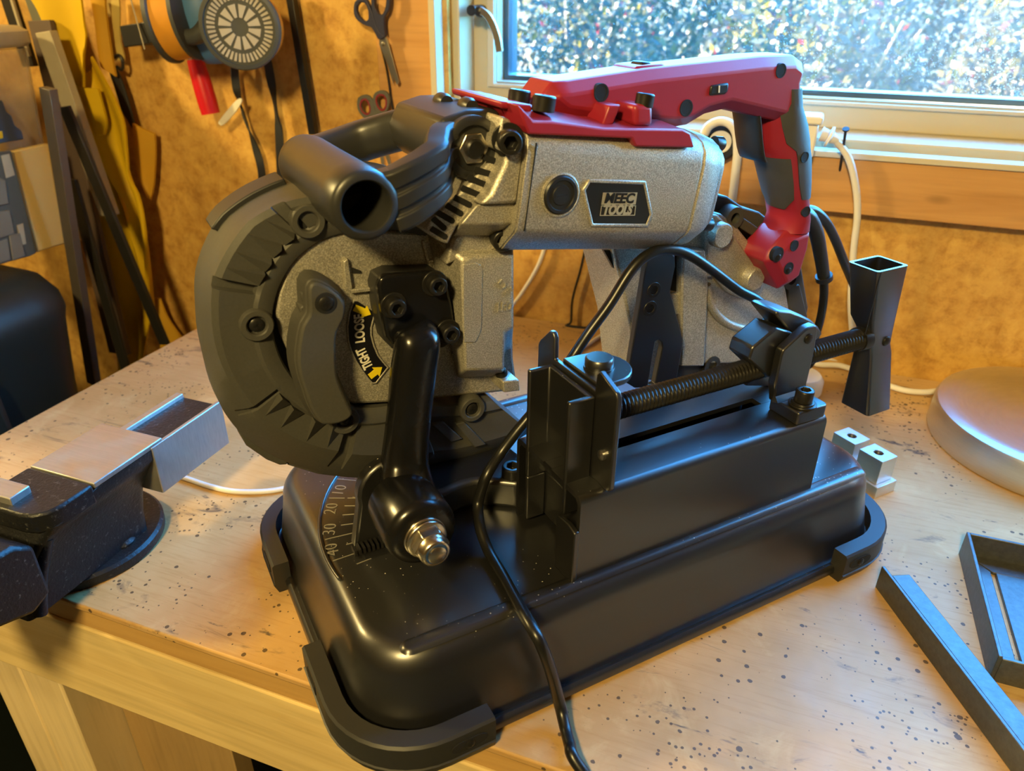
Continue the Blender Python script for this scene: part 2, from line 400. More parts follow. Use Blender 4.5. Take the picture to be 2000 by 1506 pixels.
mk('sash_lip', prismh([(p[0] + dx * .001, p[1] + dz * .001) for p, (dx, dz) in zip(sash_i, ((-9, -4), (9, -4), (9, 4), (-9, 4)))], [sash_i], 'b', YS - .0035, YS - .0003), M['whitepaint'], win, bevel=.001)
bead_i = [(gx_[0][0], gz[0][1]), (WX1 - .085, gz[0][1]), (WX1 - .085, WZ1 - .085), (gx_[0][0], WZ1 - .085)]
mk('glazing_bead', prismh(sash_i, [bead_i], 'b', YS + .006, YG - .002), M['whitepaint'], win, bevel=.001)
seal_i = [(GL + .003, GB + .002), (WX1 - .092, GB + .002), (WX1 - .092, WZ1 - .092), (GL + .003, WZ1 - .092)]
mk('glazing_seal', prismh(bead_i, [seal_i], 'b', YG - .012, YG + .02), M['seal'], win, bevel=.0006)
t = NT('dusty_glass')
for l in list(t.out.inputs[0].links): t.t.links.remove(l)
tr = t.n('BsdfTransparent'); tr.inputs[0].default_value = (.93, .96, .98, 1)
gl = t.n('BsdfGlossy'); gl.inputs['Roughness'].default_value = .03
dt = t.n('BsdfTranslucent'); dt.inputs[0].default_value = (.85, .85, .82, 1)
fz = t.n('LayerWeight'); fz.inputs[0].default_value = .5
fzv = t.math('ADD', t.math('MULTIPLY', t.math('POWER', fz.outputs['Facing'], 5.0), .9), .03)
spk = t.math('LESS_THAN', t.voro(150), t.math('MULTIPLY', t.ramp(t.noise(7, 4), [(.35, .03), (.7, .2)]), 1.0))
spk2 = t.math('LESS_THAN', t.voro(420), t.math('MULTIPLY', t.ramp(t.noise(9, 4), [(.4, .02), (.7, .26)]), 1.0))
haze = t.ramp(t.noise(4.2, 5), [(.3, .004), (.7, .022)])
streak = t.ramp(t.noise(8, 4, t.co((9, 1, 1), (0, .5, 0))), [(.55, 0), (.75, .012)])
dust = t.math('ADD', t.math('ADD', haze, streak), t.math('MULTIPLY', t.math('MAXIMUM', spk, spk2), .14))
m1 = t.n('MixShader'); m2 = t.n('MixShader')
t.l(fzv, m1.inputs[0]); t.l(tr.outputs[0], m1.inputs[1]); t.l(gl.outputs[0], m1.inputs[2])
t.l(dust, m2.inputs[0]); t.l(m1.outputs[0], m2.inputs[1]); t.l(dt.outputs[0], m2.inputs[2]); t.l(m2.outputs[0], t.out.inputs[0])
M['glass'] = t.m
mk('glass_pane', box((GL - .001, YG, GB - .003), (WX1 - .088, YG + .002, WZ1 - .088)), M['glass'], win, smooth=0)
# casement handle
hp = [(-0.4033,0.943,0.3771),(-0.4051,0.943,0.3516)]
mk('handle_plate', box((hp[1][0] - .004, YS - .0025, hp[1][2]), (hp[1][0] + .0045, YS - .0003, hp[1][2] + .075)), M['steel'], win, bevel=.001)
hk = [(-0.3895,0.92,0.3723),(-0.3776,0.92,0.3714)]
mk('handle_boss', join(cyl((hk[0][0], YS - .002, hk[0][2]), (hk[0][0], YS - .036, hk[0][2]), .0058, 20), lathe([(.006, 0), (.0066, .004), (.005, .008), (.002, .0095)], (hk[1][0], YS - .034, hk[1][2]), FRONT, 20)), M['iron'], win)
lev = [(-0.376,0.905,0.3729),(-0.3683,0.905,0.3687),(-0.3618,0.905,0.3613),(-0.3567,0.905,0.3505),(-0.3534,0.905,0.3407),(-0.3514,0.905,0.3291)]
mk('handle_lever', sweep(spline(lev, 5), [(-.004, -.0028), (.004, -.0028), (.004, .0028), (-.004, .0028)], up=(0, -1, 0)), M['steel'], win, bevel=.0006)
for p in [(-0.4067,0.3121),(-0.3981,0.276),(-0.3946,0.27)]:
    mk('screw_head', lathe([(.0016, 0), (.0013, .0006)], (p[0], YS, p[1]), FRONT, 12), M['mark'], win)

# ============================================================ workbench
BX0, BX1, BY0 = -0.695, 1.45, 0.267
bench = thing('workbench', 'long wooden workbench with worn tar-speckled orange top under the window', 'workbench', (0.3, 0.58, -0.9))
mk('bench_top', box((BX0, BY0, -.006), (BX1, YW - .003, 0)), M['bench'], bench, bevel=.0015)
mk('top_plank', box((BX0 + .004, BY0 + .004, -.0275), (BX1, BY0 + .19, -.0063)), M['edge'], bench, bevel=.001)
mk('top_plank', box((BX0 + .004, BY0 + .193, -.0275), (BX1, BY0 + .40, -.0063)), M['edge'], bench, bevel=.001)
mk('top_plank', box((BX0 + .004, BY0 + .403, -.0275), (BX1, YW - .005, -.0063)), M['edge'], bench, bevel=.001)
mk('front_rail', box((BX0 + .01, BY0 + .002, -.1125), (BX1, BY0 + .036, -.0278)), M['rail'], bench, bevel=.0015)
mk('side_rail', box((BX0 + .012, BY0 + .037, -.1125), (BX0 + .046, YW - .01, -.0278)), M['rail'], bench, bevel=.0015)
mk('leg', box((-0.605, BY0 + .012, -.8995), (-0.560, BY0 + .058, -.113)), M['leg'], bench, bevel=.002)
mk('leg', box((-0.559, BY0 + .012, -.8995), (-0.512, BY0 + .058, -.113)), M['leg'], bench, bevel=.002)
mk('leg', box((0.9, BY0 + .038, -.8995), (0.99, BY0 + .08, -.113)), M['leg'], bench, bevel=.002)
mk('leg', box((-0.66, YW - .09, -.8995), (-0.57, YW - .045, -.113)), M['leg'], bench, bevel=.002)
mk('side_panel', box((-0.5115, BY0 + .055, -.88), (-0.385, BY0 + .075, -.113)), M['panelwood'], bench, bevel=.001)

# ============================================================ stand of the saw (frame: a along, b across, z up)
ZT = 0.072
stand = thing('saw_stand', 'black pressed-steel saw stand with screw vise and degree scale on the bench', 'saw stand', (0.2275, 0.1375, 0), True)
R3 = lambda d, z, r=None: [(p[0], p[1], z) for p in rrect(.0035 + d, .4515 - d, .0035 + d, .2715 - d, (r or .046) - d * .45, 10)]
rings = [R3(.003, .0035), R3(0, .0045), R3(0, .0085), R3(.0010, .0102), R3(.0026, .0116), R3(.0046, .0112), R3(.0060, .0100), R3(.0070, .013)]
rings += [R3(.0070 + .0060 * i / 4, .013 + .039 * i / 4) for i in range(1, 5)]
rings += [R3(.0130 + .0125 * (1 - math.cos(math.radians(a))), .052 + (ZT - .052) * math.sin(math.radians(a))) for a in (15, 30, 45, 60, 75, 90)]
CROWN = .0
rings = [[(a, b, z + (max(0, z - .03) / (ZT - .03)) * CROWN * (b - .03)) for a, b, z in r_] for r_ in rings]
mk('base_tray', loft(rings), M['black'], stand, smooth=50)
def bead(p0, p1, r, h):
    """long embossed bead with round ends"""
    p0, p1 = Vector((*p0, 0)), Vector((*p1, 0)); d = (p1 - p0).normalized(); nrm = Vector((-d.y, d.x, 0)); o = []
    for e, s in ((p1, -90), (p0, 90)):
        for i in range(9):
            t = math.radians(s + 180 * i / 8); o.append(e + d * (r * math.cos(t)) + nrm * (r * math.sin(t)))
    c = (p0 + p1) / 2
    def sc(k, z):
        return [tuple((p0 if (p - p0).length < (p - p1).length else p1) + (p - (p0 if (p - p0).length < (p - p1).length else p1)) * k + Vector((0, 0, z))) for p in o]
    return loft([sc(1.15, ZT - .0004), sc(1.0, ZT + .0004), sc(.82, ZT + h * .75), sc(.5, ZT + h)])
gl_ = [(0.0439,0.0241),(0.4118,0.0264)]
mk('front_bead', bead((gl_[0][0], .0285), (gl_[1][0], .0285), .0052, .0022), M['black'], stand, smooth=60)
g_ = bead((.20, .2475), (.42, .2475), .0052, .0022)
g_ = ([(v[0], v[1], v[2] + CROWN * (v[1] - .03)) for v in g_[0]], g_[1])
mk('rear_bead', g_, M['black'], stand, smooth=60)
# degree scale: round bead, pale ticks and numerals painted as light caught in engraving
MC = Vector((.158, .1205, ZT))
aa = [math.atan2(b - .1205, a - .158) % (2 * PI) for a, b in [(0.0549,0.2087),(0.025,0.0996)]]
LIFT = lambda g: ([(v[0], v[1], v[2] + CROWN * (v[1] - .03)) for v in g[0]], g[1])
mk('scale_bead', LIFT(tube([MC + Vector((.1346 * math.cos(x), .1346 * math.sin(x), .0002)) for x in [aa[0] - .25 + (aa[1] - aa[0] + .25) * i / 24 for i in range(25)]], .0013, 8, 1)), M['black'], stand, smooth=60)
def tick(p, q, wd=.0006):
    p, q = Vector((*p, ZT)), Vector((*q, ZT)); d = (q - p).normalized(); n_ = Vector((-d.y, d.x, 0)) * (wd / 2)
    return prism([tuple((p + n_)[:2]), tuple((p - n_)[:2]), tuple((q - n_)[:2]), tuple((q + n_)[:2])], 'z', ZT - .0002, ZT + .0003)
tk = [(0.0551,0.2042),(0.0667,0.1959),(0.0584,0.1774),(0.0615,0.1737),(0.043,0.1841),(0.0528,0.1789),(0.0548,0.1779),(0.0603,0.175),(0.0501,0.1702),(0.0572,0.1665),(0.0457,0.1607),(0.0543,0.1575),(0.0414,0.1503),(0.0514,0.1475),(0.0276,0.1406),(0.0495,0.1381),(0.0385,0.1291),(0.0474,0.1285),(0.0261,0.1176),(0.0482,0.1182),(0.0389,0.1076),(0.0487,0.1084)]
for i in range(0, len(tk), 2): mk('scale_tick', LIFT(tick(tk[i], tk[i + 1])), M['mark'], stand, smooth=0)
for s_, i in (('10', 0), ('20', 2), ('30', 4), ('40', 6)):
    q = [(0.0488,0.1845),(0.0562,0.1948),(0.038,0.1654),(0.0439,0.1768),(0.0312,0.1435),(0.036,0.155),(0.0281,0.1221),(0.0298,0.1348)]
    p0, p1 = Vector((*q[i], ZT)), Vector((*q[i + 1], ZT))
    mk('scale_numeral', LIFT(place(text(s_, .0125, .0002, -.0002, 1.05), (p0 + p1) / 2 + Vector((0, 0, .0002)), p1 - p0, (0, 0, 1))), M['mark'], stand, smooth=0)
# rubber corner feet wrapped round the tray
def foot(ca, cb, sa, sb, La, Lb, slot=True):
    """L-shaped corner foot: inner and outer path around one corner"""
    r = .05
    def path(off, na=10):
        rr = r + off; o = [(La, -off)]
        o += [(r + rr * math.cos(math.radians(270 - 90 * i / na)), r + rr * math.sin(math.radians(270 - 90 * i / na))) for i in range(na + 1)]
        return o + [(-off, Lb)]
    def P(q, z): return (ca + sa * q[0], cb + sb * q[1], z)
    out_, inn, low = path(.0075), path(-.0045), path(.0055)
    r0 = [[P(q, 0) for q in low], [P(q, .0075) for q in path(.0085)], [P(q, .008) for q in out_], [P(q, .0245) for q in out_], [P(q, .026) for q in path(.006)], [P(q, .026) for q in inn], [P(q, 0) for q in inn]]
    n = len(r0[0]); V = [p for rr in r0 for p in rr]; F = []
    for j in range(len(r0)):
        a, b = j * n, ((j + 1) % len(r0)) * n
        F += [(a + i, a + i + 1, b + i + 1, b + i) for i in range(n - 1)]
    F += [tuple(j * n for j in range(len(r0))), tuple(j * n + n - 1 for j in range(len(r0)))][::-1]
    return V, F
for ca, cb, sa, sb, La, Lb in ((.0035, .0035, 1, 1, .078, .098), (.4515, .0035, -1, 1, .075, .09), (.0035, .2715, 1, -1, .075, .086), (.4515, .2715, -1, -1, .075, .09)):
    f_ = mk('rubber_foot', foot(ca, cb, sa, sb, La, Lb), M['rubberblack'], stand, smooth=40)
    x = ca + sa * (La - .017); y = cb - sb * .0075
    sl = [(x + .0075 * math.cos(PI / 2 + PI * i / 8) - .004, .0155 + .0042 * math.sin(PI / 2 + PI * i / 8)) for i in range(9)] + [(x + .0075 * math.cos(-PI / 2 + PI * i / 8) + .004, .0155 + .0042 * math.sin(-PI / 2 + PI * i / 8)) for i in range(9)]
    mk('foot_slot_shade', prism(sl, 'b', y - sb * .0006, y + sb * .001), M['dark'], f_, smooth=0)  # dark patch on the rubber in place of the shade in a slot
    mk('foot_screw', cross_screw((x, y - sb * .0005, .0155), (0, -sb, 0), .003, .0012), M['blacksteel'], f_)
    y = cb + sb * (Lb - .02); x = ca - sa * .0075
    mk('foot_slot_shade', prism([(y - .009, .012), (y + .009, .012), (y + .009, .019), (y - .009, .019)], 'a', x - sa * .0006, x + sa * .001), M['dark'], f_, smooth=0)
# mitre bracket with its pivot bolt and the two ears that carry the arm
fo = [(0.0894,0.1297),(0.108,0.1239),(0.1166,0.126),(0.1237,0.127),(0.1313,0.1265),(0.1379,0.1237),(0.1497,0.1154),(0.1577,0.1085)]
fo = [(fo[0][0] - .012, fo[0][1] + .002)] + fo + [(fo[-1][0] + .012, fo[-1][1] + .004), (fo[-1][0] + .02, fo[-1][1] + .02), (fo[-1][0] + .012, .20), (.10, .215), (.078, .19), (.07, .15)]
mk('mitre_bracket', prism(fo, 'z', ZT - .0005, .095), M['black'], stand, bevel=.004, seg=3)
mk('pivot_bolt', cap_screw((.158, .119, .095), (0, 0, 1), .0075, .0085), M['blacksteel'], stand, bevel=.0006)
PV = (.0718, .110)
ear = [(PV[0] - .030, ZT)] + [(PV[0] + .024 * math.cos(math.radians(a)), PV[1] + .024 * math.sin(math.radians(a))) for a in range(190, 0, -15)] + [(PV[0] + .034, ZT)]
mk('pivot_ear', prism(ear, 'b', .121, .131), M['black'], stand, bevel=.002)
mk('ear_teeth', join(*[box((PV[0] - .032 + .003 * i, .1135, ZT + .001), (PV[0] - .0305 + .003 * i, .121, ZT + .0055)) for i in range(8)]), M['blacksteel'], stand, kind='stuff')
# swing arm: plate, spacer, tube, boss
pl = [(0.0748,0.2474),(0.0764,0.2515),(0.0799,0.2527),(0.1095,0.2501),(0.1147,0.247),(0.1184,0.2393),(0.1207,0.2256),(0.1223,0.2119),(0.1214,0.2051),(0.1157,0.2014),(0.1102,0.2019),(0.0836,0.2069),(0.0804,0.209),(0.0776,0.2143),(0.0756,0.234)]
arm = mk('swing_arm', prism(pl, 'b', .1295, .136), M['gloss'], stand, bevel=.0018, seg=3)
sp_ = [(0.0749,0.2444),(0.0772,0.2503),(0.0845,0.2522),(0.1134,0.2482),(0.1193,0.2433),(0.123,0.2328),(0.1255,0.2221),(0.1268,0.2061),(0.1237,0.1996),(0.1168,0.1964),(0.094,0.1972),(0.0826,0.2032),(0.0781,0.2093),(0.0754,0.2282)]
mk('spacer_plate', prism(sp_, 'b', .136, .1503), M['rubberblack'], arm, bevel=.001)
pc = [(0.0938,0.122,0.2111),(0.09,0.122,0.1906),(0.0862,0.122,0.1664),(0.0834,0.122,0.1485)] + [(0.0797,0.119,0.13)] + [(0.0768,0.11,0.1168)] + [(0.0766,0.099,0.1061)] + [(0.0777,0.088,0.1005)]
path = spline([(pc[0][0], .128, pc[0][2] + .004)] + pc, 6); nn_ = len(path)
def superr(rx, ry, n=20, e=.75):
    o = []
    for i in range(n):
        t_ = 2 * PI * i / n; c_, s_ = math.cos(t_), math.sin(t_)
        o.append((rx * math.copysign(abs(c_) ** e, c_), ry * math.copysign(abs(s_) ** e, s_)))
    return o
wid = [.0128, .0135, .0135, .0133, .0138, .015, .0172, .0195, .0205]; dep = [.006, .0115, .0125, .0125, .0125, .0125, .0135, .015, .016]
sc_ = []
for i in range(nn_):
    f_ = i / (nn_ - 1) * 8; j = min(int(f_), 7); q = f_ - j
    sc_.append((wid[j] * (1 - q) + wid[j + 1] * q, dep[j] * (1 - q) + dep[j + 1] * q))
mk('arm_tube', sweep(path, superr(1, 1), up=(0, -1, 0), scale=sc_), M['gloss'], arm, smooth=70)
mk('arm_boss', lathe([(.017, 0), (.0215, .003), (.0225, .02), (.0225, .036), (.0205, .041), (.016, .0425)], (PV[0], .1125, PV[1]), FRONT, 40), M['gloss'], arm, smooth=50)
nut = mk('pivot_nut', join(lathe([(.0134, 0), (.0134, .0018)], (PV[0], .070, PV[1]), FRONT), lathe([(.0128, .0018), (.0128, .0042), (.011, .0052)], (PV[0], .070, PV[1]), FRONT), hexnut((PV[0], .0648, PV[1]), FRONT, .0112, .0075), lathe([(.0098, .0), (.0096, .0018), (.0089, .0052), (.0079, .0062), (.0068, .0062), (.0068, .004)], (PV[0], .0575, PV[1]), FRONT)), M['zinc'], arm, bevel=.0005)
mk('nylon_ring', lathe([(.0069, 0), (.0069, .0016), (.0058, .0016), (.0058, 0)], (PV[0], .0535, PV[1]), FRONT), M['blue'], nut)
mk('bolt_end', lathe([(.0057, 0), (.0057, .0032), (.0045, .0038)], (PV[0], .0535, PV[1]), FRONT), M['zinc'], nut)
for q in [(0.083,0.1295,0.2341),(0.1093,0.1295,0.2432),(0.1165,0.1295,0.2105)]:
    mk('socket_screw', cap_screw(q, FRONT, .0058, .0075, .0012), M['blacksteel'], arm, bevel=.0003)
# vise bed: slotted box channel
A0, A1, BF, BB, ZV = .1545, .360, .0285, .1065, .136
sl0, sl1, s0, s1 = .176, .331, .0628, .0722
def chan(y0, y1, ys, sg):
    """half of the bed: wall with a rolled top edge running to the slot"""
    r = .005; o = [(y0, ZT - .0005), (y0, ZV - r)]
    o += [(y0 + sg * (r - r * math.cos(math.radians(a))), ZV - r + r * math.sin(math.radians(a))) for a in (30, 60, 90)]
    o += [(ys, ZV), (ys, ZV - .0035), (y0 + sg * .006, ZV - .0035), (y0 + sg * .0035, ZV - .007), (y0 + sg * .0035, ZT - .0005)]
    return prism(o, 'a', A0, A1)
mk('vise_bed', join(chan(BF, 0, s0, 1), chan(BB, 0, s1, -1), box((A0 + .001, s0 + .0002, ZV - .0035), (sl0, s1 - .0002, ZV)), box((sl1, s0 + .0002, ZV - .0035), (A1, s1 - .0002, ZV)), box((A1 - .004, BF + .004, ZT - .0003), (A1 - .0005, BB - .004, ZV - .004))), M['black'], stand, smooth=40)
mk('end_tab', prism([(BF - .001, ZT), (BF - .001, .112), (BF + .006, .114), (BF + .02, .112), (BF + .02, ZT)], 'a', .1505, .1542), M['black'], stand, bevel=.0008)
# moving jaw: channel, pressing plate with ears, pin lug
JB0, JB1 = .0455, .0945
jaw = mk('moving_jaw', join(prism([(.172, JB0), (.172, JB1), (.154, JB1), (.154, JB1 - .0035), (.1685, JB1 - .0035), (.1685, JB0 + .0035), (.154, JB0 + .0035), (.154, JB0)], 'z', .112, .1915), box((.1685, JB0 + .003, .0765), (.172, JB1, .112)), box((.154, JB1 - .0035, .0765), (.1684, JB1, .1119))), M['black'], stand, bevel=.0012)
pp = [(.0275, .1355), (.0255, .138), (.0255, .199), (.0275, .2025), (.0435, .2085), (.0465, .2055), (.0475, .1945), (.0925, .1945), (.0930, .2085), (.0955, .212), (.099, .2115), (.1105, .2005), (.1125, .197), (.1125, .138), (.1105, .1355)]
mk('pressing_plate', prism(pp, 'a', .1722, .1758), M['black'], jaw, bevel=.0008)
lug = [(.176, .0475), (.186, .0475)] + [(.1885 + .0205 * math.cos(math.radians(a)), .068 + .0205 * math.sin(math.radians(a))) for a in range(-75, 80, 15)] + [(.186, .0885), (.176, .0885)]
mk('pin_lug', prism(lug, 'z', .1925, .1965), M['black'], jaw, bevel=.0008)
mk('lug_pin', lathe([(.0095, 0), (.0095, .0015), (.0088, .0015), (.0088, .006), (.0078, .0072)], (.189, .068, .1962), (0, 0, 1)), M['black'], jaw, smooth=40)
mk('jaw_rivet', lathe([(.0032, 0), (.0032, .002), (.0015, .0028)], (.1722, .0345, .158), (-1, 0, 0), 14), M['steel'], jaw)
# lead screw with real thread
SB, SZ, SR = .0675, .1645, .0086
def thread(a0, a1, r, pitch, n=20, per=4):
    rings = []; m = int((a1 - a0) / pitch * per)
    for j in range(m + 1):
        ring = []
        for i in range(n):
            ph = (j / per + i / n) % 1.0; rr = r - .00085 * (1 - abs(2 * ph - 1)) * 2 * .9
            t_ = 2 * PI * i / n; ring.append((a0 + (a1 - a0) * j / m, SB + rr * math.cos(t_), SZ + rr * math.sin(t_)))
        rings.append(ring)
    return loft(rings)
mk('lead_screw', thread(.1765, .436, SR, .0031), M['blacksteel'], stand, smooth=50)
mk('screw_collar', lathe([(.0092, 0), (.0098, .004), (.0098, .0075), (.008, .009)], (.4275, SB, SZ), (1, 0, 0)), M['blacksteel'], stand)
# nut bracket: foot, two webs, hinged half nut
FT = .146
brk = mk('nut_bracket', prism([(.3295, .0290), (.3555, .0285), (.3585, .031), (.3585, .055), (.3295, .055)], 'z', ZV + .0002, FT), M['black'], stand, bevel=.0012)
wb_ = [(0.3265,0.181),(0.327,0.1847),(0.345,0.1965),(0.3477,0.1974),(0.3543,0.198),(0.3571,0.1951),(0.3589,0.1769),(0.3584,0.1516),(0.362,0.1347),(0.33,0.1431),(0.3257,0.1588),(0.326,0.1636)]
mk('front_web', prism(wb_, 'b', .0500, .0570), M['black'], brk, bevel=.0012)
mk('web_fillet', loft([[(.326, .0505, FT - .001), (.3265, .0495, FT + .012), (.3265, .0505, FT + .012)], [(.327, .046, FT), (.327, .0488, FT + .004), (.327, .0512, FT)], [(.3585, .044, FT), (.358, .0485, FT + .004), (.358, .0512, FT)]]), M['black'], brk)
bw = [(p[0], p[1]) for p in wb_]
mk('rear_web', prism(bw, 'b', .0785, .0845), M['black'], brk, bevel=.0012)
nb = [(0.3044,0.1797),(0.3058,0.1881),(0.3074,0.1892),(0.3193,0.1957),(0.3256,0.199),(0.34,0.193),(0.3464,0.189),(0.3481,0.1749),(0.3425,0.1581),(0.3261,0.1608)]
hn = mk('half_nut', prism(nb, 'b', .0575, .078), M['black'], brk, bevel=.0015)
hump = [(0.3227,0.2089),(0.3256,0.2106),(0.3372,0.2081),(0.3508,0.2021),(0.3596,0.1974),(0.3692,0.19),(0.3752,0.1832),(0.3649,0.1772),(0.3414,0.1908)]
mk('nut_lever', prism(hump, 'b', .0585, .083), M['black'], hn, bevel=.002)
lip = [(0.3272,0.1703),(0.3271,0.1775),(0.3458,0.1904),(0.3488,0.1882),(0.3309,0.1735)]
mk('nut_rim', prism(lip, 'b', .0765, .0795), M['black'], hn, bevel=.0006)
hg = [(0.3496,0.05,0.1887)]
mk('hinge_pin', lathe([(.0036, 0), (.0036, .001), (.002, .0018)], hg[0], FRONT, 16), M['blacksteel'], brk)
fb = [(0.3411,0.0369,0.146)]
mk('bracket_bolt', join(lathe([(.0095, 0), (.0095, .0016), (.0078, .0016), (.0078, .0030)], (fb[0][0], fb[0][1], FT), (0, 0, 1)), cap_screw((fb[0][0], fb[0][1], FT + .003), (0, 0, 1), .0062, .0088)), M['blacksteel'], brk, bevel=.0004)
# T handle of the screw: pinched square tube
def sq(a0, a1, b0, b1, z): return rrect(a0, a1, b0, b1, .0014, 2), z
TL = [(.4455, .4735, .054, .081, .0985), (.4385, .4635, .0595, .0765, .150), (.436, .460, .060, .075, .1575), (.4335, .4585, .060, .075, .170), (.4255, .453, .057, .078, .182), (.4135, .4465, .0545, .0805, .2245)]
def thr(d): return [[(p[0], p[1], z) for p in rrect(a0 + d, a1 - d, b0 + d, b1 - d, .0025, 3)] for a0, a1, b0, b1, z in TL]
o_, i_ = thr(0), thr(.0021); n_ = len(o_[0])
g_ = loft(o_ + i_[::-1], caps=False, closed=True)
mk('tommy_handle', g_, M['black'], stand, smooth=40)
mk('handle_seam', box((.4163, .0544, .176), (.4170, .0550, .2243)), M['dark'], stand, smooth=0)
hr = [(0.4469,0.0675,0.1618)]
mk('handle_rivet', lathe([(.004, 0), (.0038, .0012), (.002, .0022)], (.4525, .0602, hr[0][2] - .001), FRONT, 18), M['blacksteel'], stand)

# ============================================================ band saw bolted to the swing arm
saw = thing('band_saw', 'red and silver portable band saw with black guards bolted to the black stand', 'band saw', (0.2, 0.16, 0.10), True)
FC = (.08324, .22243)                                        # centre of the front wheel
FB = .150                                                    # face of the silver frame
# --- front wheel frame, silver
disc = [(0.0194,0.2341),(0.0225,0.246),(0.028,0.2572),(0.0361,0.2664),(0.046,0.2724),(0.059,0.2759),(0.0725,0.2759),(0.0908,0.2723),(0.1132,0.2687),(0.1384,0.2594),(0.1729,0.2505),(0.1745,0.2082),(0.1754,0.1695),(0.179,0.1458),(0.179,0.1424),(0.0824,0.1577),(0.0587,0.1628),(0.0463,0.1716),(0.0377,0.1807),(0.0299,0.1938),(0.0239,0.2071),(0.0206,0.2194)]
disc = soft(disc[:8], 1) + disc[8:] if False else disc
frame = mk('wheel_frame', prism(disc, 'b', FB, .205), M['silver'], saw, bevel=.0025, seg=2)
rb_f = [(0.1265,0.2559),(0.1339,0.2573),(0.1546,0.2549),(0.161,0.2533),(0.1615,0.2052),(0.1552,0.2036),(0.1546,0.1764),(0.1261,0.1824)]
rb_b = [(0.1141,0.269),(0.1303,0.2701),(0.1675,0.2653),(0.173,0.2645),(0.1739,0.1775),(0.1679,0.1749),(0.1676,0.157),(0.1318,0.1644)]
mk('raised_box', prism(rb_f, 'b', .126, .1505, rb_b), M['silver'], frame, bevel=.0018)
rp = [(0.1264,0.2534),(0.1355,0.253),(0.1382,0.2516),(0.1396,0.2485),(0.1384,0.2099),(0.1369,0.206),(0.134,0.2009),(0.1258,0.2026)]
mk('raised_panel', prism(rp, 'b', .1252, .1262), M['silver'], frame, bevel=.0006)
lk = [(0.1548,0.2037),(0.1615,0.2052),(0.1607,0.1738),(0.1546,0.1764)]
mk('foot_lug', prism([(0.157,0.164),(0.1697,0.1625),(0.1706,0.1534),(0.1578,0.1551)], 'b', .132, .152), M['silver'], frame, bevel=.001)
ft = [(0.1603,0.133,0.1657)]
mk('foot_screw', cross_screw((ft[0][0], .140, ft[0][2] - .001), (-.14, 0, 1), .0042, .0055), M['blacksteel'], frame)
# small ribs and the pointer cast in the frame
for q in ([(0.0608,0.2588),(0.0637,0.2602),(0.0645,0.2466),(0.0649,0.2411),(0.0629,0.2401),(0.0607,0.2425)], [(0.063,0.2414),(0.0813,0.2399),(0.0817,0.2375),(0.0637,0.2387)]):
    mk('cast_pointer', prism(q, 'b', .1465, .1503), M['silver'], frame, bevel=.0006)
mk('cast_pocket_shade', prism([(0.0664,0.2535),(0.0714,0.2508),(0.0716,0.2492),(0.0664,0.2501)], 'b', .1492, .1503), M['dark'], frame, smooth=0)  # flat dark patch, the pocket's shade painted on the frame
for q in ([(0.1098,0.2672),(0.1142,0.2676),(0.1151,0.2659),(0.111,0.2652)], [(0.113,0.2507),(0.1171,0.2511),(0.1177,0.2494),(0.1136,0.2487)], [(0.1273,0.1842),(0.134,0.1849),(0.1358,0.1823),(0.1287,0.1816)]):
    mk('cast_rib', prism(q, 'b', .148, .1503), M['silver'], frame, bevel=.0006)
edge_rib = [(0.1103,0.2634),(0.1123,0.2637),(0.1179,0.2394),(0.1163,0.2329)]
mk('cast_rib', prism(edge_rib, 'b', .1485, .1503), M['silver'], frame, bevel=.0006)
def line_text(s, p0, p1, b, size, m, parent, name='lettering', bold=.0, depth=.0003, sx=1.0, shear=0.0):
    o = Vector(((p0[0] + p1[0]) / 2, b, (p0[1] + p1[1]) / 2)); g = text(s, size, depth, bold); xs = [v[0] for v in g[0]]; sx = Vector(bvec(p0, p1)).length / (max(xs) - min(xs))
    return mk(name, place(g, o, bvec(p0, p1), FRONT, shear, sx), m, parent, smooth=0)
q = [(0.15,0.2212),(0.1599,0.2204)]
line_text('LED', q[0], q[1], .1259, .0088, M['silver'], frame, 'led_mark', .0002, .0006)
sym = [(0.15,0.2376),(0.1528,0.2397),(0.1561,0.2372),(0.1554,0.2339),(0.1525,0.2331)]
mk('led_mark', prismh(sym, [inset(ccw(sym), .0009)], 'b', .1252, .1262), M['silver'], frame, smooth=0)
mk('led_mark', join(*[prism([(p[0], p[1]), (p[0] + .0008, p[1] + .0004), (p[0] + .0022, p[1] - .0022), (p[0] + .0014, p[1] - .0026)], 'b', .1252, .1262) for p in [(0.1547,0.231),(0.1568,0.2317),(0.1586,0.233)]]), M['silver'], frame, smooth=0)
# --- tension label
lab = [(0.0659,0.2325),(0.0628,0.2264),(0.0605,0.2172),(0.0601,0.2081),(0.0611,0.2017),(0.0636,0.1934),(0.0666,0.1866),(0.07,0.18),(0.0724,0.1761),(0.0744,0.1759),(0.0826,0.1843),(0.0796,0.189),(0.0769,0.1939),(0.0748,0.2011),(0.0736,0.2084),(0.0739,0.2135),(0.0752,0.2173),(0.0773,0.2234),(0.0725,0.2279),(0.0678,0.2321)]
lb = mk('tension_label', prism(lab, 'b', .1491, .1502), M['labelblack'], saw, smooth=0)
mk('label_rim', prismh(inset(ccw(lab), -.0011), [ccw(lab)], 'b', .1488, .1502), M['silver'], lb, bevel=.0003)
for s_, p, bold in (('LOOSE', [(0.0671,0.2053),(0.0678,0.2239)], .00024), ('TIGHT', [(0.0709,0.1866),(0.0664,0.2016)], .00024)):
    line_text(s_, p[0], p[1], .149, .0084, M['white'], lb, 'label_word', bold, .0002)
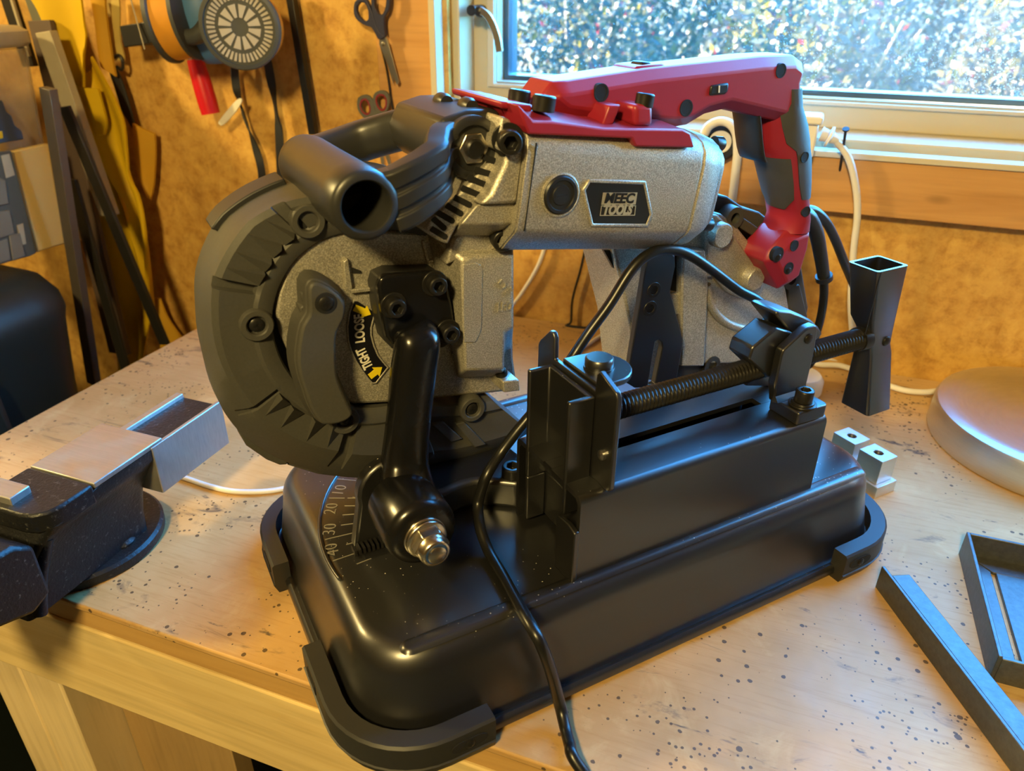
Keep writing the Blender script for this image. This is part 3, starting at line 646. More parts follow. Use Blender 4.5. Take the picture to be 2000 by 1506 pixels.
def arrow(p0, p1, w, hw, hl):
    a, b = Vector((p0[0], p0[1])), Vector((p1[0], p1[1])); d = (b - a).normalized(); n = Vector((-d.y, d.x)); c = b - d * hl
    return [tuple(v) for v in (a + n * w, a - n * w, c - n * w, c - n * hw, b, c + n * hw, c + n * w)]
for p in ([(0.0653,0.2287),(0.075,0.2225)], [(0.0707,0.1806),(0.0793,0.1855)]):
    mk('label_arrow', prism(arrow(p[0], p[1], .0021, .0043, .005), 'b', .1487, .1492), M['yellow'], lb, smooth=0)
mk('pointer_tip', prism([(0.0765,0.2264),(0.0798,0.2277),(0.0795,0.2238)], 'b', .1445, .1482), M['yellow'], lb, smooth=0)
mk('dark_gap_backing', lathe([(.079, 0), (.079, .038), (.001, .038)], (FC[0], .200, FC[1]), FRONT, 48), M['rubberblack'], saw)  # dark disc added to fill the gap round the frame with shade
# --- rubber guard round the front wheel: ring built in steps on a polar grid
def interp(tab, x):
    for (a, u), (b, v) in zip(tab, tab[1:]):
        if a <= x <= b: return u + (v - u) * (x - a) / (b - a)
    return tab[0][1] if x < tab[0][0] else tab[-1][1]
r_in = [(50, .058), (68.8, .056), (101, .0575), (122, .0648), (140, .0688), (157, .0708), (171, .072), (208, .0722), (226, .073), (246, .0712), (268, .0715), (290, .081), (305, .101), (319, .1274)]
r_fr = [(50, .076), (110, .0795), (123, .0885), (137, .0965), (158, .1005), (170, .0992), (198, .0979), (225, .0990), (245, .1000), (267, .1044), (284, .1157), (302, .1367), (312, .154)]
r_out = [(50, .080), (115, .083), (126, .0880), (143, .0968), (165, .1012), (178, .1020), (192, .1060), (207, .1125), (216, .1159), (236, .1206), (251, .1255), (270, .1328), (287, .1419), (301, .1608), (312, .1740)]
#           angles, height of the face in front of the base plane, step rim
seg = [(56, 112, .0045), (112, 124.5, .0045), (124.5, 129, .0005), (129, 157.5, .0035), (157.5, 161, -.0015), (161, 207, .0035), (207, 209, .0005), (209, 247, .0025), (247, 252, -.0025), (252, 284, .0035), (284, 312.5, .0020)]
ST = []
for a0, a1, h in seg:
    m = max(1, round((a1 - a0) / 4)); ST += [(a0 + .25 + (a1 - a0 - .5) * i / m, h) for i in range(m + 1)]
rings = []
for a, h in ST:
    x, y = math.cos(math.radians(a)), math.sin(math.radians(a)); ri, rf, ro = interp(r_in, a), interp(r_fr, a), interp(r_out, a)
    if a > 300: ro = max(ro, rf + .012)
    w_ = rf - ri; prof = [(ri - .0055, .1495), (ri - .0045, .1478), (ri, .1458), (ri + .004, .1455), (ri + .0062, .1475 - h * .15), (ri + w_ * .24, .1505 - h), (rf - .0035, .1495 - h), (rf, .1505 - h * .7), (rf + (ro - rf) * .55, .156), (ro, .166), (ro + .0005, .178), (ro - .001, .203), (ri, .203)]
    rings.append([(FC[0] + x * r, b, FC[1] + y * r) for r, b in prof])
mk('wheel_guard', loft(rings), M['rubber'], saw, bevel=.0006, smooth=28)
guard = D.objects['wheel_guard']
def pol(a, r): return (FC[0] + r * math.cos(math.radians(a)), FC[1] + r * math.sin(math.radians(a)))
def wedge(a0, a1, w0, r0, r1, b, h):
    """ridge that starts as a point near the rim and grows towards the wheel"""
    p = [pol(a0, r1), pol(a0 - w0, r0), pol(a0 + w0, r0)]
    V = [(p[0][0], b, p[0][1]), (p[1][0], b, p[1][1]), (p[2][0], b, p[2][1]), (*((p[1][0] + p[2][0]) / 2,), b - h, (p[1][1] + p[2][1]) / 2), (p[1][0], b + .004, p[1][1]), (p[2][0], b + .004, p[2][1]), (p[0][0], b + .004, p[0][1])]
    q = pol(a1, r0); V[3] = (q[0], b - h, q[1])
    return V, [(0, 1, 3), (0, 3, 2), (1, 2, 3), (1, 4, 5, 2), (0, 6, 4, 1), (2, 5, 6, 0)]
for a0, a1 in ((133.5, 136), (140.5, 143), (147.5, 150), (153.5, 155)):
    mk('guard_ridge', wedge(a0, a1 - 4.0, 3.3, interp(r_in, a0) + .0066, interp(r_fr, a0) - .003, .1461, .0048), M['rubber'], guard, smooth=0)
for a0, a1 in ((213, 210), (221, 217.5), (233, 229.5), (242, 238.5)):
    mk('guard_ridge', wedge(a0, a1, 3.8, interp(r_in, a0) + .0066, interp(r_fr, a0) - .004, .1471, .0060), M['rubber'], guard, smooth=0)
for q in ([(0.11,0.1356),(0.1188,0.1356),(0.1326,0.1178),(0.1232,0.1176)], [(0.1275,0.1315),(0.1342,0.1313),(0.1511,0.1076),(0.1417,0.1078)]):
    mk('guard_ridge', prism(q, 'b', .1455, .151), M['rubber'], guard, bevel=.0008)
for i, q in enumerate([(0.0431,0.144,0.2851),(0.0076,0.144,0.2305),(0.0508,0.144,0.1564),(0.1398,0.144,0.1407)]):
    c = (q[0], .1518, q[2])
    bs = mk('screw_boss', lathe([(.0045, .001), (.0055, .0082), (.0062, .0088), (.0088, .0088), (.0094, .0080), (.0098, 0)], c, FRONT, 32), M['rubber'], guard)
    mk('boss_well', lathe([(.0058, .0010), (.001, .0012)], (q[0], .148, q[2]), FRONT, 20), M['dark'], bs)
    if i: mk('guard_screw', cross_screw((q[0], .1462, q[2]), FRONT, .0042, .0022), M['blacksteel'], bs)
mk('guard_lip', prism([(-0.011,0.1537),(-0.0065,0.1547),(0.0089,0.1316),(0.0168,0.124),(0.0155,0.1195),(0.0107,0.1206),(0.0033,0.127),(-0.0074,0.1412)], 'b', .168, .2), M['rubber'], guard, bevel=.001)
mk('guard_lip', prism([(0.0171,0.1227),(0.029,0.114),(0.049,0.1021),(0.0468,0.0985),(0.0348,0.1042),(0.0158,0.1178)], 'b', .170, .2), M['rubber'], guard, bevel=.001)
mk('blade_guide', prism([(0.1401,0.0887),(0.1628,0.0877),(0.1675,0.0768),(0.1454,0.0801)], 'b', .163, .18), M['rubberblack'], guard, bevel=.0008)
mk('guide_roller', prism([(0.1463,0.0864),(0.1536,0.0865),(0.1544,0.082),(0.1471,0.082)], 'b', .1615, .17), M['steel'], guard, bevel=.0008)
tl = [pol(a, interp(r_out, a) + .0035) for a in range(118, 150, 3)] + [pol(a, interp(r_out, a) - .01) for a in range(147, 117, -3)]
mk('guard_rear_lip', prism(tl, 'b', .185, .207), M['rubberblack'], guard, bevel=.001)
# --- tension lever
lv = [(0.0387,0.2557),(0.0442,0.2538),(0.05,0.2489),(0.0547,0.2428),(0.056,0.2379),(0.0544,0.2303),(0.0493,0.2223),(0.0477,0.2125),(0.0468,0.2013),(0.0471,0.1927),(0.0493,0.1835),(0.0519,0.1739),(0.0535,0.1677),(0.0499,0.1639),(0.0427,0.1626),(0.0337,0.1647),(0.0303,0.17),(0.0271,0.1794),(0.0252,0.1912),(0.0238,0.2007),(0.0238,0.2106),(0.0257,0.2205),(0.0291,0.2312),(0.0332,0.2366),(0.0342,0.242),(0.0351,0.2521)]
lvo = inset(ccw(soft(lv, 2)), -.0022)
lever = mk('tension_lever', join(prism(inset(ccw(soft(lv, 2)), .0012), 'b', .1305, .1345, ccw(soft(lv, 2))), prism(ccw(soft(lv, 2)), 'b', .1345, .1475, lvo)), M['rubber'], saw, bevel=.0012, smooth=40)
q = [(0.0441,0.1305,0.2422)]
mk('lever_screw', join(lathe([(.0062, -.002), (.0062, .0005), (.005, .0006)], (q[0][0], .1305, q[0][2]), FRONT, 24)), M['dark'], lever)  # dark disc under the screw stands for its recess shade
mk('lever_screw', cross_screw((q[0][0], .1302, q[0][2]), FRONT, .0043, .0016), M['blacksteel'], lever)
for p in ([(0.0328,0.247),(0.0359,0.2495),(0.0364,0.2439),(0.0332,0.2414)], [(0.0311,0.2387),(0.0355,0.241),(0.0355,0.236),(0.0314,0.2317)]):
    mk('lever_catch', prism(p, 'b', .1385, .149), M['rubber'], lever, bevel=.001)
for p in ([(0.0241,0.1945),(0.0269,0.1952),(0.0278,0.1926),(0.0246,0.1916)], [(0.0251,0.1881),(0.0279,0.1887),(0.029,0.1857),(0.0259,0.1851)], [(0.0266,0.1811),(0.0295,0.1821),(0.031,0.1789),(0.0275,0.1777)]):
    mk('lever_notch', prism(p, 'b', .1368, .144), M['rubberblack'], lever, bevel=.0005)

# --- motor and gear housing: section carried along the tilted motor axis
th = math.radians(-7.9); TX = Vector((math.cos(th), 0, math.sin(th))); NX = Vector((-math.sin(th), 0, math.cos(th)))
MO = Vector((.1517, 0, .2746))                               # lower front crease, left end
def mp(s, b, n): return tuple(MO + TX * s + NX * n + Vector((0, b, 0)))
sec = [(.1075, -.001), (.1055, .003), (.1052, .020), (.1055, .044), (.1072, .0515), (.112, .0570), (.120, .0605), (.132, .0622), (.160, .0622), (.176, .0585), (.187, .0500), (.1935, .036), (.1935, .012), (.188, -.004), (.175, -.0150), (.160, -.0178), (.130, -.0172), (.120, -.0135)]
cb, cn = .150, .028
def sect(s, k=1.0, db=0.0, n0=0): return [mp(s, cb + (b - cb) * k + db, cn + (n - cn) * k + n0) for b, n in sec]
motor = mk('motor_housing', loft([sect(0), sect(.128), sect(.1285, .985), sect(.1305, .985), sect(.131, .998), sect(.136, .99), sect(.148, .93), sect(.1495, .90)]), M['silver'], saw, bevel=.0008, smooth=32)
mk('end_cap', loft([sect(.149, .84), sect(.156, .82), sect(.1575, .78)]), M['silver'], motor, bevel=.001, smooth=32)
for q in [(0.3153,0.13,0.3073),(0.3149,0.13,0.2522)]:
    mk('end_screw', cap_screw(q, tuple(TX), .0048, .0075), M['blacksteel'], motor)
# seams and panels on the motor
mk('seam', prism([mp(.0045, 0, .001)[::2], mp(.0051, 0, .001)[::2], mp(.0051, 0, .050)[::2], mp(.0045, 0, .050)[::2]], 'b', .1050, .1060), M['dark'], motor, smooth=0)
pn = [(0.1685,0.3048),(0.227,0.2969),(0.2412,0.2973),(0.2559,0.2682),(0.2485,0.2625),(0.1903,0.2694),(0.1828,0.275),(0.179,0.2816)]
bc = [(0.1799,0.105,0.2932)]
mk('cap_ring', lathe([(.0128, 0), (.0128, .0012), (.0118, .0016), (.0112, .0010)], (bc[0][0], .1056, bc[0][2]), FRONT, 40), M['silver'], motor)
bcap = mk('brush_cap', lathe([(.0113, -.001), (.0113, .0014), (.0104, .0024), (.0088, .0024), (.0083, .0016), (.0060, .0016), (.0056, .0022), (.001, .0022)], (bc[0][0], .1056, bc[0][2]), FRONT, 40), M['blackplastic'], motor)
mk('cap_slot_shade', box((bc[0][0] - .0038, .1031, bc[0][2] - .0005), (bc[0][0] + .0038, .1036, bc[0][2] + .0005)), M['dark'], bcap, smooth=0)  # dark strip on the cap, slot shade put into the colour
np_ = [(0.1968,0.2944),(0.1998,0.2982),(0.239,0.2933),(0.246,0.2738),(0.2439,0.2682),(0.2037,0.2737)]
mk('plate_rim', prismh(inset(ccw(np_), -.0022), [ccw(np_)], 'b', .1040, .1056), M['silver'], motor, bevel=.0007)
plate = mk('name_plate', prism(ccw(np_), 'b', .1043, .1056), M['labelblack'], motor, bevel=.0002)
L4 = [(0.2092,0.2916),(0.2347,0.2889),(0.2341,0.2816),(0.2085,0.2844)]
mk('logo_block', prism(L4, 'b', .1040, .1044), M['chromeink'], plate, smooth=0)
q = [(0.2109,0.2879),(0.2323,0.2854)]
line_text('MEEC', q[0], q[1], .1038, .0082, M['labelblack'], plate, 'logo_word', .00028, .0002, 1.03, .12)
q = [(0.21,0.2809),(0.2319,0.2784)]
line_text('TOOLS', q[0], q[1], .1041, .0080, M['chromeink'], plate, 'logo_word', .0004, .0002, 1.03, .12)
fr = [(0.2085,0.2839),(0.2345,0.281),(0.2343,0.2747),(0.2079,0.2778)]
mk('logo_frame', prismh(fr, [[(p[0], p[1]) for p in inset(ccw(fr), .00045)]], 'b', .1040, .1044), M['chromeink'], plate, smooth=0)
# gear housing at the left end
GH = [(0.1497,0.3318),(0.1602,0.3276),(0.157,0.3095),(0.1544,0.29),(0.1301,0.292),(0.1365,0.2975),(0.1451,0.3128)]
gh = mk('gear_housing', prism(GH, 'b', .1085, .145), M['silver'], saw, bevel=.0025)
# pocket above the raised box: slanted roof and back wall
mk('pocket_roof', prism([(0.1301,0.292),(0.1544,0.29),(0.1529,0.278),(0.1452,0.2784),(0.1196,0.2818)], 'b', .1125, .15, [(0.1303,0.2765),(0.1582,0.2763),(0.1728,0.2647),(0.1654,0.2523),(0.1262,0.2579)]), M['silver'], gh, bevel=.0012)
mk('pocket_floor', prism([(0.1228,0.2675),(0.1299,0.2734),(0.1625,0.2691),(0.164,0.2559),(0.1573,0.2514),(0.1278,0.2552),(0.1183,0.2519)], 'b', .131, .155), M['silver'], gh, bevel=.0018)
# vent band with slots as raised strips, their inner shade put into the colour
vb = [(0.1435,0.3142),(0.1509,0.3102),(0.1552,0.3075),(0.1421,0.2933),(0.1312,0.284),(0.1208,0.2785),(0.1147,0.2688),(0.1085,0.2721),(0.1016,0.2775),(0.1039,0.2859),(0.1146,0.2918),(0.1283,0.3011)]
band = mk('vent_band', prism(vb, 'b', .1195, .160), M['silver'], saw, bevel=.0015)
for p in [(0.1379,0.3156),(0.1465,0.3118),(0.1347,0.3095),(0.1426,0.3051),(0.1289,0.3056),(0.139,0.3),(0.125,0.3001),(0.1351,0.2938),(0.1199,0.2952),(0.128,0.29),(0.1141,0.2913),(0.1231,0.285),(0.1088,0.2882),(0.1192,0.2814),(0.1052,0.2849),(0.1143,0.2773),(0.1044,0.2795),(0.1119,0.2729)][:0] or []: pass
vs = [(0.1388,0.3152),(0.1468,0.312),(0.1324,0.3094),(0.1436,0.3053),(0.128,0.3054),(0.1397,0.2999),(0.1244,0.3001),(0.1354,0.2946),(0.1196,0.2953),(0.1289,0.2899),(0.1145,0.2916),(0.1234,0.2856),(0.1085,0.2885),(0.1179,0.2822),(0.1062,0.2851),(0.1128,0.2787),(0.105,0.2795),(0.1132,0.2736)]
for i in range(0, len(vs), 2):
    a, b = Vector(vs[i]), Vector(vs[i + 1]); d = (b - a).normalized(); n = Vector((-d.y, d.x)) * .0017
    o = [tuple(v) for v in (a + n, a - n * .7 - d * .0006, a - n, b - n, b - n * .5 + d * .0012, b + n * .5 + d * .0012, b + n)]
    mk('vent_slot_shade', prism(o, 'b', .1190, .1200), M['dark'], band, smooth=0)
# end face details: raised rim and a slot of painted shade
endw = mk('end_rim', loft([sect(-.0012, .985), sect(-.0012, .93), sect(.001, .93), sect(.001, .985)], caps=False, closed=True), M['silver'], saw, smooth=32)
mk('end_slot_shade', loft([[mp(-.0006, b_, n_) for b_, n_ in ((.128, .0475), (.158, .0485), (.158, .0415), (.128, .0405))], [mp(.0006, b_, n_) for b_, n_ in ((.128, .0475), (.158, .0485), (.158, .0415), (.128, .0405))]]), M['dark'], endw, smooth=0)
nose = [(0.1447,0.338),(0.1503,0.3355),(0.1546,0.3208),(0.1547,0.3186),(0.1448,0.3189),(0.1407,0.3214)]
mk('screw_nose', prism(nose, 'b', .1105, .130), M['silver'], endw, bevel=.0015)
for q, d in (([(0.1483,0.1105,0.3255)], (-.35, -1, 0)), ([(0.1537,0.131,0.2651)], (-.25, -1, 0))):
    mk('socket_screw', cap_screw((q[0][0], q[0][1], q[0][2]), d, .0066, .0105, .001), M['blacksteel'], gh, bevel=.0004)

# --- front handle: D loop with open tube grip
TA, TZ = .0632, .3010
grip = mk('front_handle', lathe([(.0126, 0), (.0126, .08), (.0126, .0800), (.0126, .1195), (.0135, .1208), (.0165, .1205), (.0182, .118), (.0184, .10), (.0180, .05), (.0180, .012), (.0170, .004), (.014, .0005)], (TA, .222, TZ), FRONT, 44), M['handle'], saw, smooth=60)
mk('tube_end_wall', lathe([(.0127, 0), (.0127, .001), (.001, .001)], (TA, .150, TZ), FRONT, 30), M['dark'], grip, smooth=0)
def arm_sec(w, h, g=.0016):
    """upright rounded section with two grooves on the outer side"""
    o = [(-w, -h + .003), (-w + .002, -h), (w - .002, -h), (w, -h + .002)]
    for z in (-h * .36, h * .3): o += [(w, z - .0022), (w - g, z - .0012), (w - g, z + .0012), (w, z + .0022)]
    return o + [(w, h - .002), (w - .002, h), (-w + .002, h), (-w, h - .003)]
fp = spline([(.0775, .1095, TZ - .001), (.084, .1085, TZ + .001), (.092, .1085, TZ + .0045), (.1005, .1105, TZ + .008), (.1075, .1145, TZ + .0115), (.1115, .1205, TZ + .0145), (.1165, .1265, TZ + .0175), (.124, .1310, TZ + .019)], 6); n_ = len(fp)
mk('front_arm', sweep(fp, arm_sec(.0068, .0165), scale=[(1, 1.0 - .12 * (i / n_)) for i in range(n_)]), M['handle'], grip, bevel=.001, smooth=45)
rp_ = spline([(.055, .212, TZ + .001), (.070, .218, TZ + .003), (.085, .2195, TZ + .006), (.100, .2185, TZ + .010), (.112, .212, TZ + .014), (.122, .204, TZ + .0175), (.131, .198, TZ + .0185)], 6)
mk('rear_arm', sweep(rp_, superr(.0095, .0125, 18, .65)), M['handle'], grip, smooth=60)
CL = [(0.1332,0.3202)][0]
mk('clamp_ring', lathe([(.0162, 0), (.0172, .0015), (.0172, .0062), (.0158, .0072), (.0125, .0072), (.0118, .0048), (.001, .0048)], (CL[0], .1285, CL[1]), FRONT, 40), M['handle'], grip, smooth=45)
cn_ = mk('clamp_nut', join(lathe([(.0092, 0), (.0092, .0028), (.0055, .0028)], (CL[0], .1242, CL[1]), FRONT, 6)), M['zinc'], grip, bevel=.0006)
mk('nut_stud', lathe([(.0055, 0), (.0055, .0042), (.0044, .005)], (CL[0], .1238, CL[1]), FRONT, 20), M['blacksteel'], cn_)
cb_ = [(CL[0] - .0195, CL[1] - .008), (CL[0] - .021, CL[1] + .004), (CL[0] - .015, CL[1] + .0155), (CL[0], CL[1] + .019), (CL[0] + .016, CL[1] + .0185), (CL[0] + .021, CL[1] + .0165), (CL[0] + .016, CL[1] + .002), (CL[0] + .012, CL[1] - .012), (CL[0] - .002, CL[1] - .0175), (CL[0] - .013, CL[1] - .014)]
mk('clamp_block', prism(cb_, 'b', .1295, .200), M['handle'], grip, bevel=.0025, seg=3)
for a, b in ((CL[0] + .003, .148), (CL[0] - .002, .172)):
    mk('clamp_lug', lathe([(.0040, 0), (.0050, .003), (.0050, .009), (.0040, .012)], (a + .006, b + .006, CL[1] + .0182), FRONT, 22), M['handle'], grip, smooth=50)

# --- red rear handle: rounded in layers about its middle plane
HM = .148
def layered(poly, half, r, steps=4, m=HM):
    """outline at the middle plane, rounded towards both faces"""
    P = ccw(poly); ls = []
    for i in range(steps + 1):
        t_ = math.radians(90 * i / steps); ls.append((half - r * (1 - math.sin(t_)) if False else half - r + r * math.cos(t_), r * (1 - math.sin(t_))))
    lay = [(m - h, d) for h, d in ls] + [(m + h, d) for h, d in ls[::-1]]
    return loft([[(p[0], b, p[1]) for p in (inset(P, d) if d > 1e-6 else P)] for b, d in lay])
red = [(0.1812,0.3412),(0.1901,0.351),(0.2007,0.3511),(0.2567,0.3555),(0.351,0.3596),(0.3805,0.3596)] + [(0.3829,0.3586),(0.3913,0.3545),(0.394,0.3481),(0.3926,0.3422),(0.3967,0.3305),(0.4009,0.3227)] + [(0.3904,0.3145),(0.3715,0.3178)] + [(0.3251,0.3278),(0.3086,0.3256),(0.2943,0.3197),(0.2795,0.3188),(0.2306,0.3249),(0.1969,0.3306)]
handle = mk('rear_handle', layered(red, .0195, .007, 1), M['red'], saw, bevel=.0012, seg=2, smooth=40)
red2 = [(0.4317,0.2375),(0.433,0.2181),(0.4294,0.1928),(0.4223,0.1886)] + [(0.4091,0.1851)] + [(0.3882,0.2119),(0.3914,0.2203),(0.4061,0.2334)]
mk('handle_foot', layered(red2, .0195, .007, 1), M['red'], handle, bevel=.0012, seg=2, smooth=40)
base = [(0.1509,0.3443),(0.1606,0.3414),(0.1719,0.3402),(0.1808,0.3373),(0.2068,0.3313),(0.2651,0.3259),(0.2717,0.3222),(0.2761,0.3119),(0.2307,0.3161),(0.2272,0.3211),(0.1578,0.3285),(0.1548,0.3347)]
base_lo = [(p[0], p[1] - {1: .006, 2: .006, 3: .0045, 4: .003, 5: .0022, 6: .001}.get(i, 0)) for i, p in enumerate(base)]
mk('handle_base', join(prism(base_lo, 'b', .1042, .1270, base), prism(base, 'b', .1270, .182)), M['red'], handle, bevel=.0012, seg=2)
mk('base_ledge', prism([(0.1468,0.3446),(0.1676,0.3414),(0.1677,0.3368),(0.1478,0.3407)], 'b', .118, .182), M['red'], handle, bevel=.0015)
mk('bolt_pillar', prism([(0.2307,0.339),(0.2448,0.3387),(0.2464,0.3259),(0.2324,0.3266)], 'b', .109, .1325), M['red'], handle, bevel=.003, seg=3)
mk('stiffening_rib', prism([(0.2165,0.3389),(0.2252,0.3389),(0.2204,0.3278),(0.2124,0.3278)], 'b', .114, .1325), M['red'], handle, bevel=.0012)
for q in ([(0.1719,0.114,0.3392)], [(0.1718,0.142,0.3391)]):
    mk('socket_screw', cap_screw((q[0][0], q[0][1], q[0][2] - .001), tuple(NX), .0065, .0085), M['blacksteel'], handle, bevel=.0003)
q = [(0.2416,0.1145,0.3377)]
mk('socket_screw', cap_screw((q[0][0], q[0][1], q[0][2] - .001), tuple(NX), .0056, .0075), M['blacksteel'], handle, bevel=.0003)
RF = HM - .0195
for p, r in zip([(0.2203,0.1285,0.344),(0.2866,0.1285,0.3316),(0.3649,0.1285,0.3507),(0.3944,0.1285,0.2186),(0.4107,0.1285,0.2232),(0.4093,0.1285,0.2051)], (.0052, .0052, .0046, .0058, .0044, .005)):
    dd = .0007
    mk('screw_hole_shade', lathe([(r, -.003), (r, dd), (r * .82, dd), (r * .78, dd - .0002), (.001, dd - .0002)], (p[0], RF + .0002, p[2]), FRONT, 24), M['dark'], handle, smooth=0)  # raised dark disc, the hole's shade is only its colour
for p in [(0.4096,0.128,0.2039),(0.3953,0.128,0.217)]:
    mk('hole_screw', cross_screw((p[0], RF - .0004, p[2] - .001), FRONT, .0026, .0009), M['blacksteel'], handle)
dl = [(0.3044,0.3442),(0.3193,0.3454),(0.3194,0.3401),(0.3171,0.3384),(0.3042,0.3381)]
dial = mk('speed_dial', prism(dl, 'b', .1272, .132), M['blackplastic'], handle, bevel=.0012)
q = [(0.3107,0.3415),(0.3116,0.3416)]
line_text('1', q[0], q[1], .1271, .006, M['white'], dial, 'dial_mark', .0001, .0003)
mk('switch_block', prism([(0.2575,0.3551),(0.2599,0.3585),(0.2659,0.358),(0.2724,0.3545)], 'b', .143, .154), M['blackplastic'], handle, bevel=.001)
mk('switch_bed', prism([(0.2501,0.3545),(0.253,0.3565),(0.2719,0.3573),(0.2761,0.3557),(0.2724,0.3531),(0.2527,0.3515)], 'b', .138, .162), M['red'], handle, bevel=.0012)
KB = .92                                                     # how far depth shows sideways at the grip
def oval_levels(Ls, Rs, t):
    """ellipse sections fitted between left and right outline points"""
    o = []
    for (al, zl), (ar, zr) in zip(Ls, Rs):
        h = (ar - al) / 2; o.append(((al + ar) / 2, (zl + zr) / 2, math.sqrt(max(h * h - (KB * t) ** 2, .004 ** 2))))
    return o
def oval(lv, t, m=HM, grow=0.0, rng=None, th_=0.0012, n=32):
    """closed oval tube, or a panel of it between two angles per level"""
    def pt(l, t_, g): return (l[0] + (l[2] + g) * math.cos(t_), m - (t + g) * math.sin(t_), l[1])
    if rng is None: return loft([[pt(l, 2 * PI * i / n, grow) for i in range(n)] for l in lv])
    rings = []
    for l, (a0, a1) in zip(lv, rng):
        aa_ = [a0 + (a1 - a0) * i / 16 for i in range(17)]
        rings.append([pt(l, x, grow) for x in aa_] + [pt(l, x, grow - th_) for x in aa_[::-1]])
    return loft(rings)
GT = .0198
gl2 = oval_levels([(0.361,0.3393),(0.3599,0.3269),(0.3644,0.3146),(0.3673,0.3038),(0.3695,0.2979),(0.3732,0.2926),(0.3759,0.2872),(0.3838,0.2726),(0.39,0.2616),(0.3948,0.2524),(0.3984,0.244),(0.3957,0.2346)], [(0.4052,0.3373),(0.4097,0.3241),(0.4185,0.311),(0.4238,0.2996),(0.4261,0.2934),(0.4284,0.2879),(0.4302,0.2824),(0.4338,0.2676),(0.4359,0.2566),(0.4391,0.2472),(0.4423,0.2386),(0.444,0.2283)], GT)
mk('grip', oval(gl2, GT), M['red'], handle, smooth=60)
def ang(l, a):
    """angle on the camera-side half at which the section shows at offset a"""
    best = min(range(60, 200), key=lambda d: abs(l[2] * math.cos(math.radians(d)) + KB * GT * math.sin(math.radians(d)) - (a - l[0]))); return math.radians(best)
rb2 = [(0.3822,0.3383),(0.3878,0.3253),(0.394,0.3126),(0.4005,0.3013),(0.4117,0.2945),(0.4142,0.2891),(0.4162,0.2836),(0.4217,0.2688),(0.4269,0.2575)]
mk('grip_insert', oval(gl2[:9], GT, grow=.0011, rng=[(ang(l, p[0]), -ang(l, p[0])) for l, p in zip(gl2, rb2)]), M['gripgrey'], handle, smooth=50)
fb2 = [(0.4076,0.2896),(0.4101,0.2842),(0.4161,0.2694),(0.4195,0.2584),(0.4138,0.2502)]
mk('grip_insert', oval(gl2[5:10], GT, grow=.0011, rng=[(ang(l, p[0]), 2 * PI - ang(l, p[0])) for l, p in zip(gl2[5:10], fb2)]), M['gripgrey'], handle, smooth=50)
for (a_, z_), gr in zip([(0.4201,0.2912),(0.4342,0.2494)], (.0011, 0)):
    k_ = min(range(len(gl2)), key=lambda i: abs(gl2[i][1] - z_)); l_ = gl2[k_]; f_ = ang(l_, a_)
    nr = Vector((math.cos(f_) * GT, -math.sin(f_) * l_[2], 0)).normalized(); c_ = Vector((l_[0] + (l_[2] + gr) * math.cos(f_), HM - (GT + gr) * math.sin(f_), z_))
    mk('screw_hole_shade', lathe([(.0040, -.002), (.0040, .0005), (.0033, .0005), (.0031, .0003), (.001, .0003)], c_, nr, 20), M['dark'], handle, smooth=0)  # dark disc painted as the shade of a hole
tl2 = oval_levels([(0.345,0.3224),(0.3483,0.3157),(0.3517,0.3057),(0.3553,0.2973),(0.3593,0.2923),(0.366,0.2888)], [(0.3714,0.3232),(0.3745,0.3139),(0.3778,0.3038),(0.3808,0.2952),(0.3817,0.2911),(0.3791,0.2891)], .0135)
mk('trigger', oval(tl2, .0135), M['blackplastic'], handle, smooth=60)
# --- rear wheel frame and its guard
RB = .158
rear = [(0.2587,0.2366),(0.3074,0.2304),(0.3275,0.2425),(0.3459,0.2511),(0.3593,0.2471),(0.3773,0.2352),(0.3975,0.2166),(0.417,0.2052),(0.4454,0.1735),(0.4569,0.1476),(0.4583,0.1275),(0.4489,0.1092),(0.4349,0.1021),(0.3379,0.1235),(0.3234,0.1112),(0.291,0.1205),(0.282,0.1682)]
rf_ = mk('rear_wheel_frame', prism(rear, 'b', RB, .205), M['silver'], saw, bevel=.002)
mk('frame_web', prism([(0.3177,0.2272),(0.3401,0.224),(0.3485,0.1929),(0.3567,0.1209),(0.3307,0.1269)], 'b', .150, .160), M['silver'], rf_, bevel=.0015)
up = [(0.3417,0.2304),(0.341,0.2462),(0.3495,0.249),(0.3665,0.235),(0.3885,0.2112),(0.4081,0.193),(0.4106,0.177),(0.3926,0.1734),(0.3711,0.1839),(0.3549,0.1996),(0.3468,0.2009)]
mk('raised_boss', prism(soft(up, 2), 'b', .152, .160), M['silver'], rf_, bevel=.0018)
ar = [(1380, 556), (1384, 590), (1400, 618), (1425, 635), (1460, 642), (1500, 640)]
rr = spline([(0.3519,0.156,0.192),(0.3578,0.156,0.1761),(0.3691,0.156,0.1619),(0.3858,0.156,0.1503),(0.407,0.156,0.1427),(0.4335,0.156,0.1393)], 5)
mk('cast_arc', tube(rr, .0036, 8, 1), M['silver'], rf_, smooth=60)
for p in [(0.3519,0.15,0.2343),(0.3939,0.15,0.1925)]:
    mk('cast_stud', lathe([(.0098, 0), (.0094, .0072), (.0086, .0082), (.001, .0084)], (p[0], .153, p[2]), FRONT, 28), M['silver'], rf_, smooth=40)
mk('frame_pocket_shade', prism([(0.3131,0.221),(0.3257,0.2191),(0.3293,0.1885),(0.3149,0.1936)], 'b', .1572, .1582), M['dark'], rf_, smooth=0)  # dark sheet on the frame face painted as pocket shade
mk('frame_tab', prism([(0.3144,0.1915),(0.3277,0.19),(0.3273,0.172),(0.3179,0.1738)], 'b', .1535, .1582), M['silver'], rf_, bevel=.001)
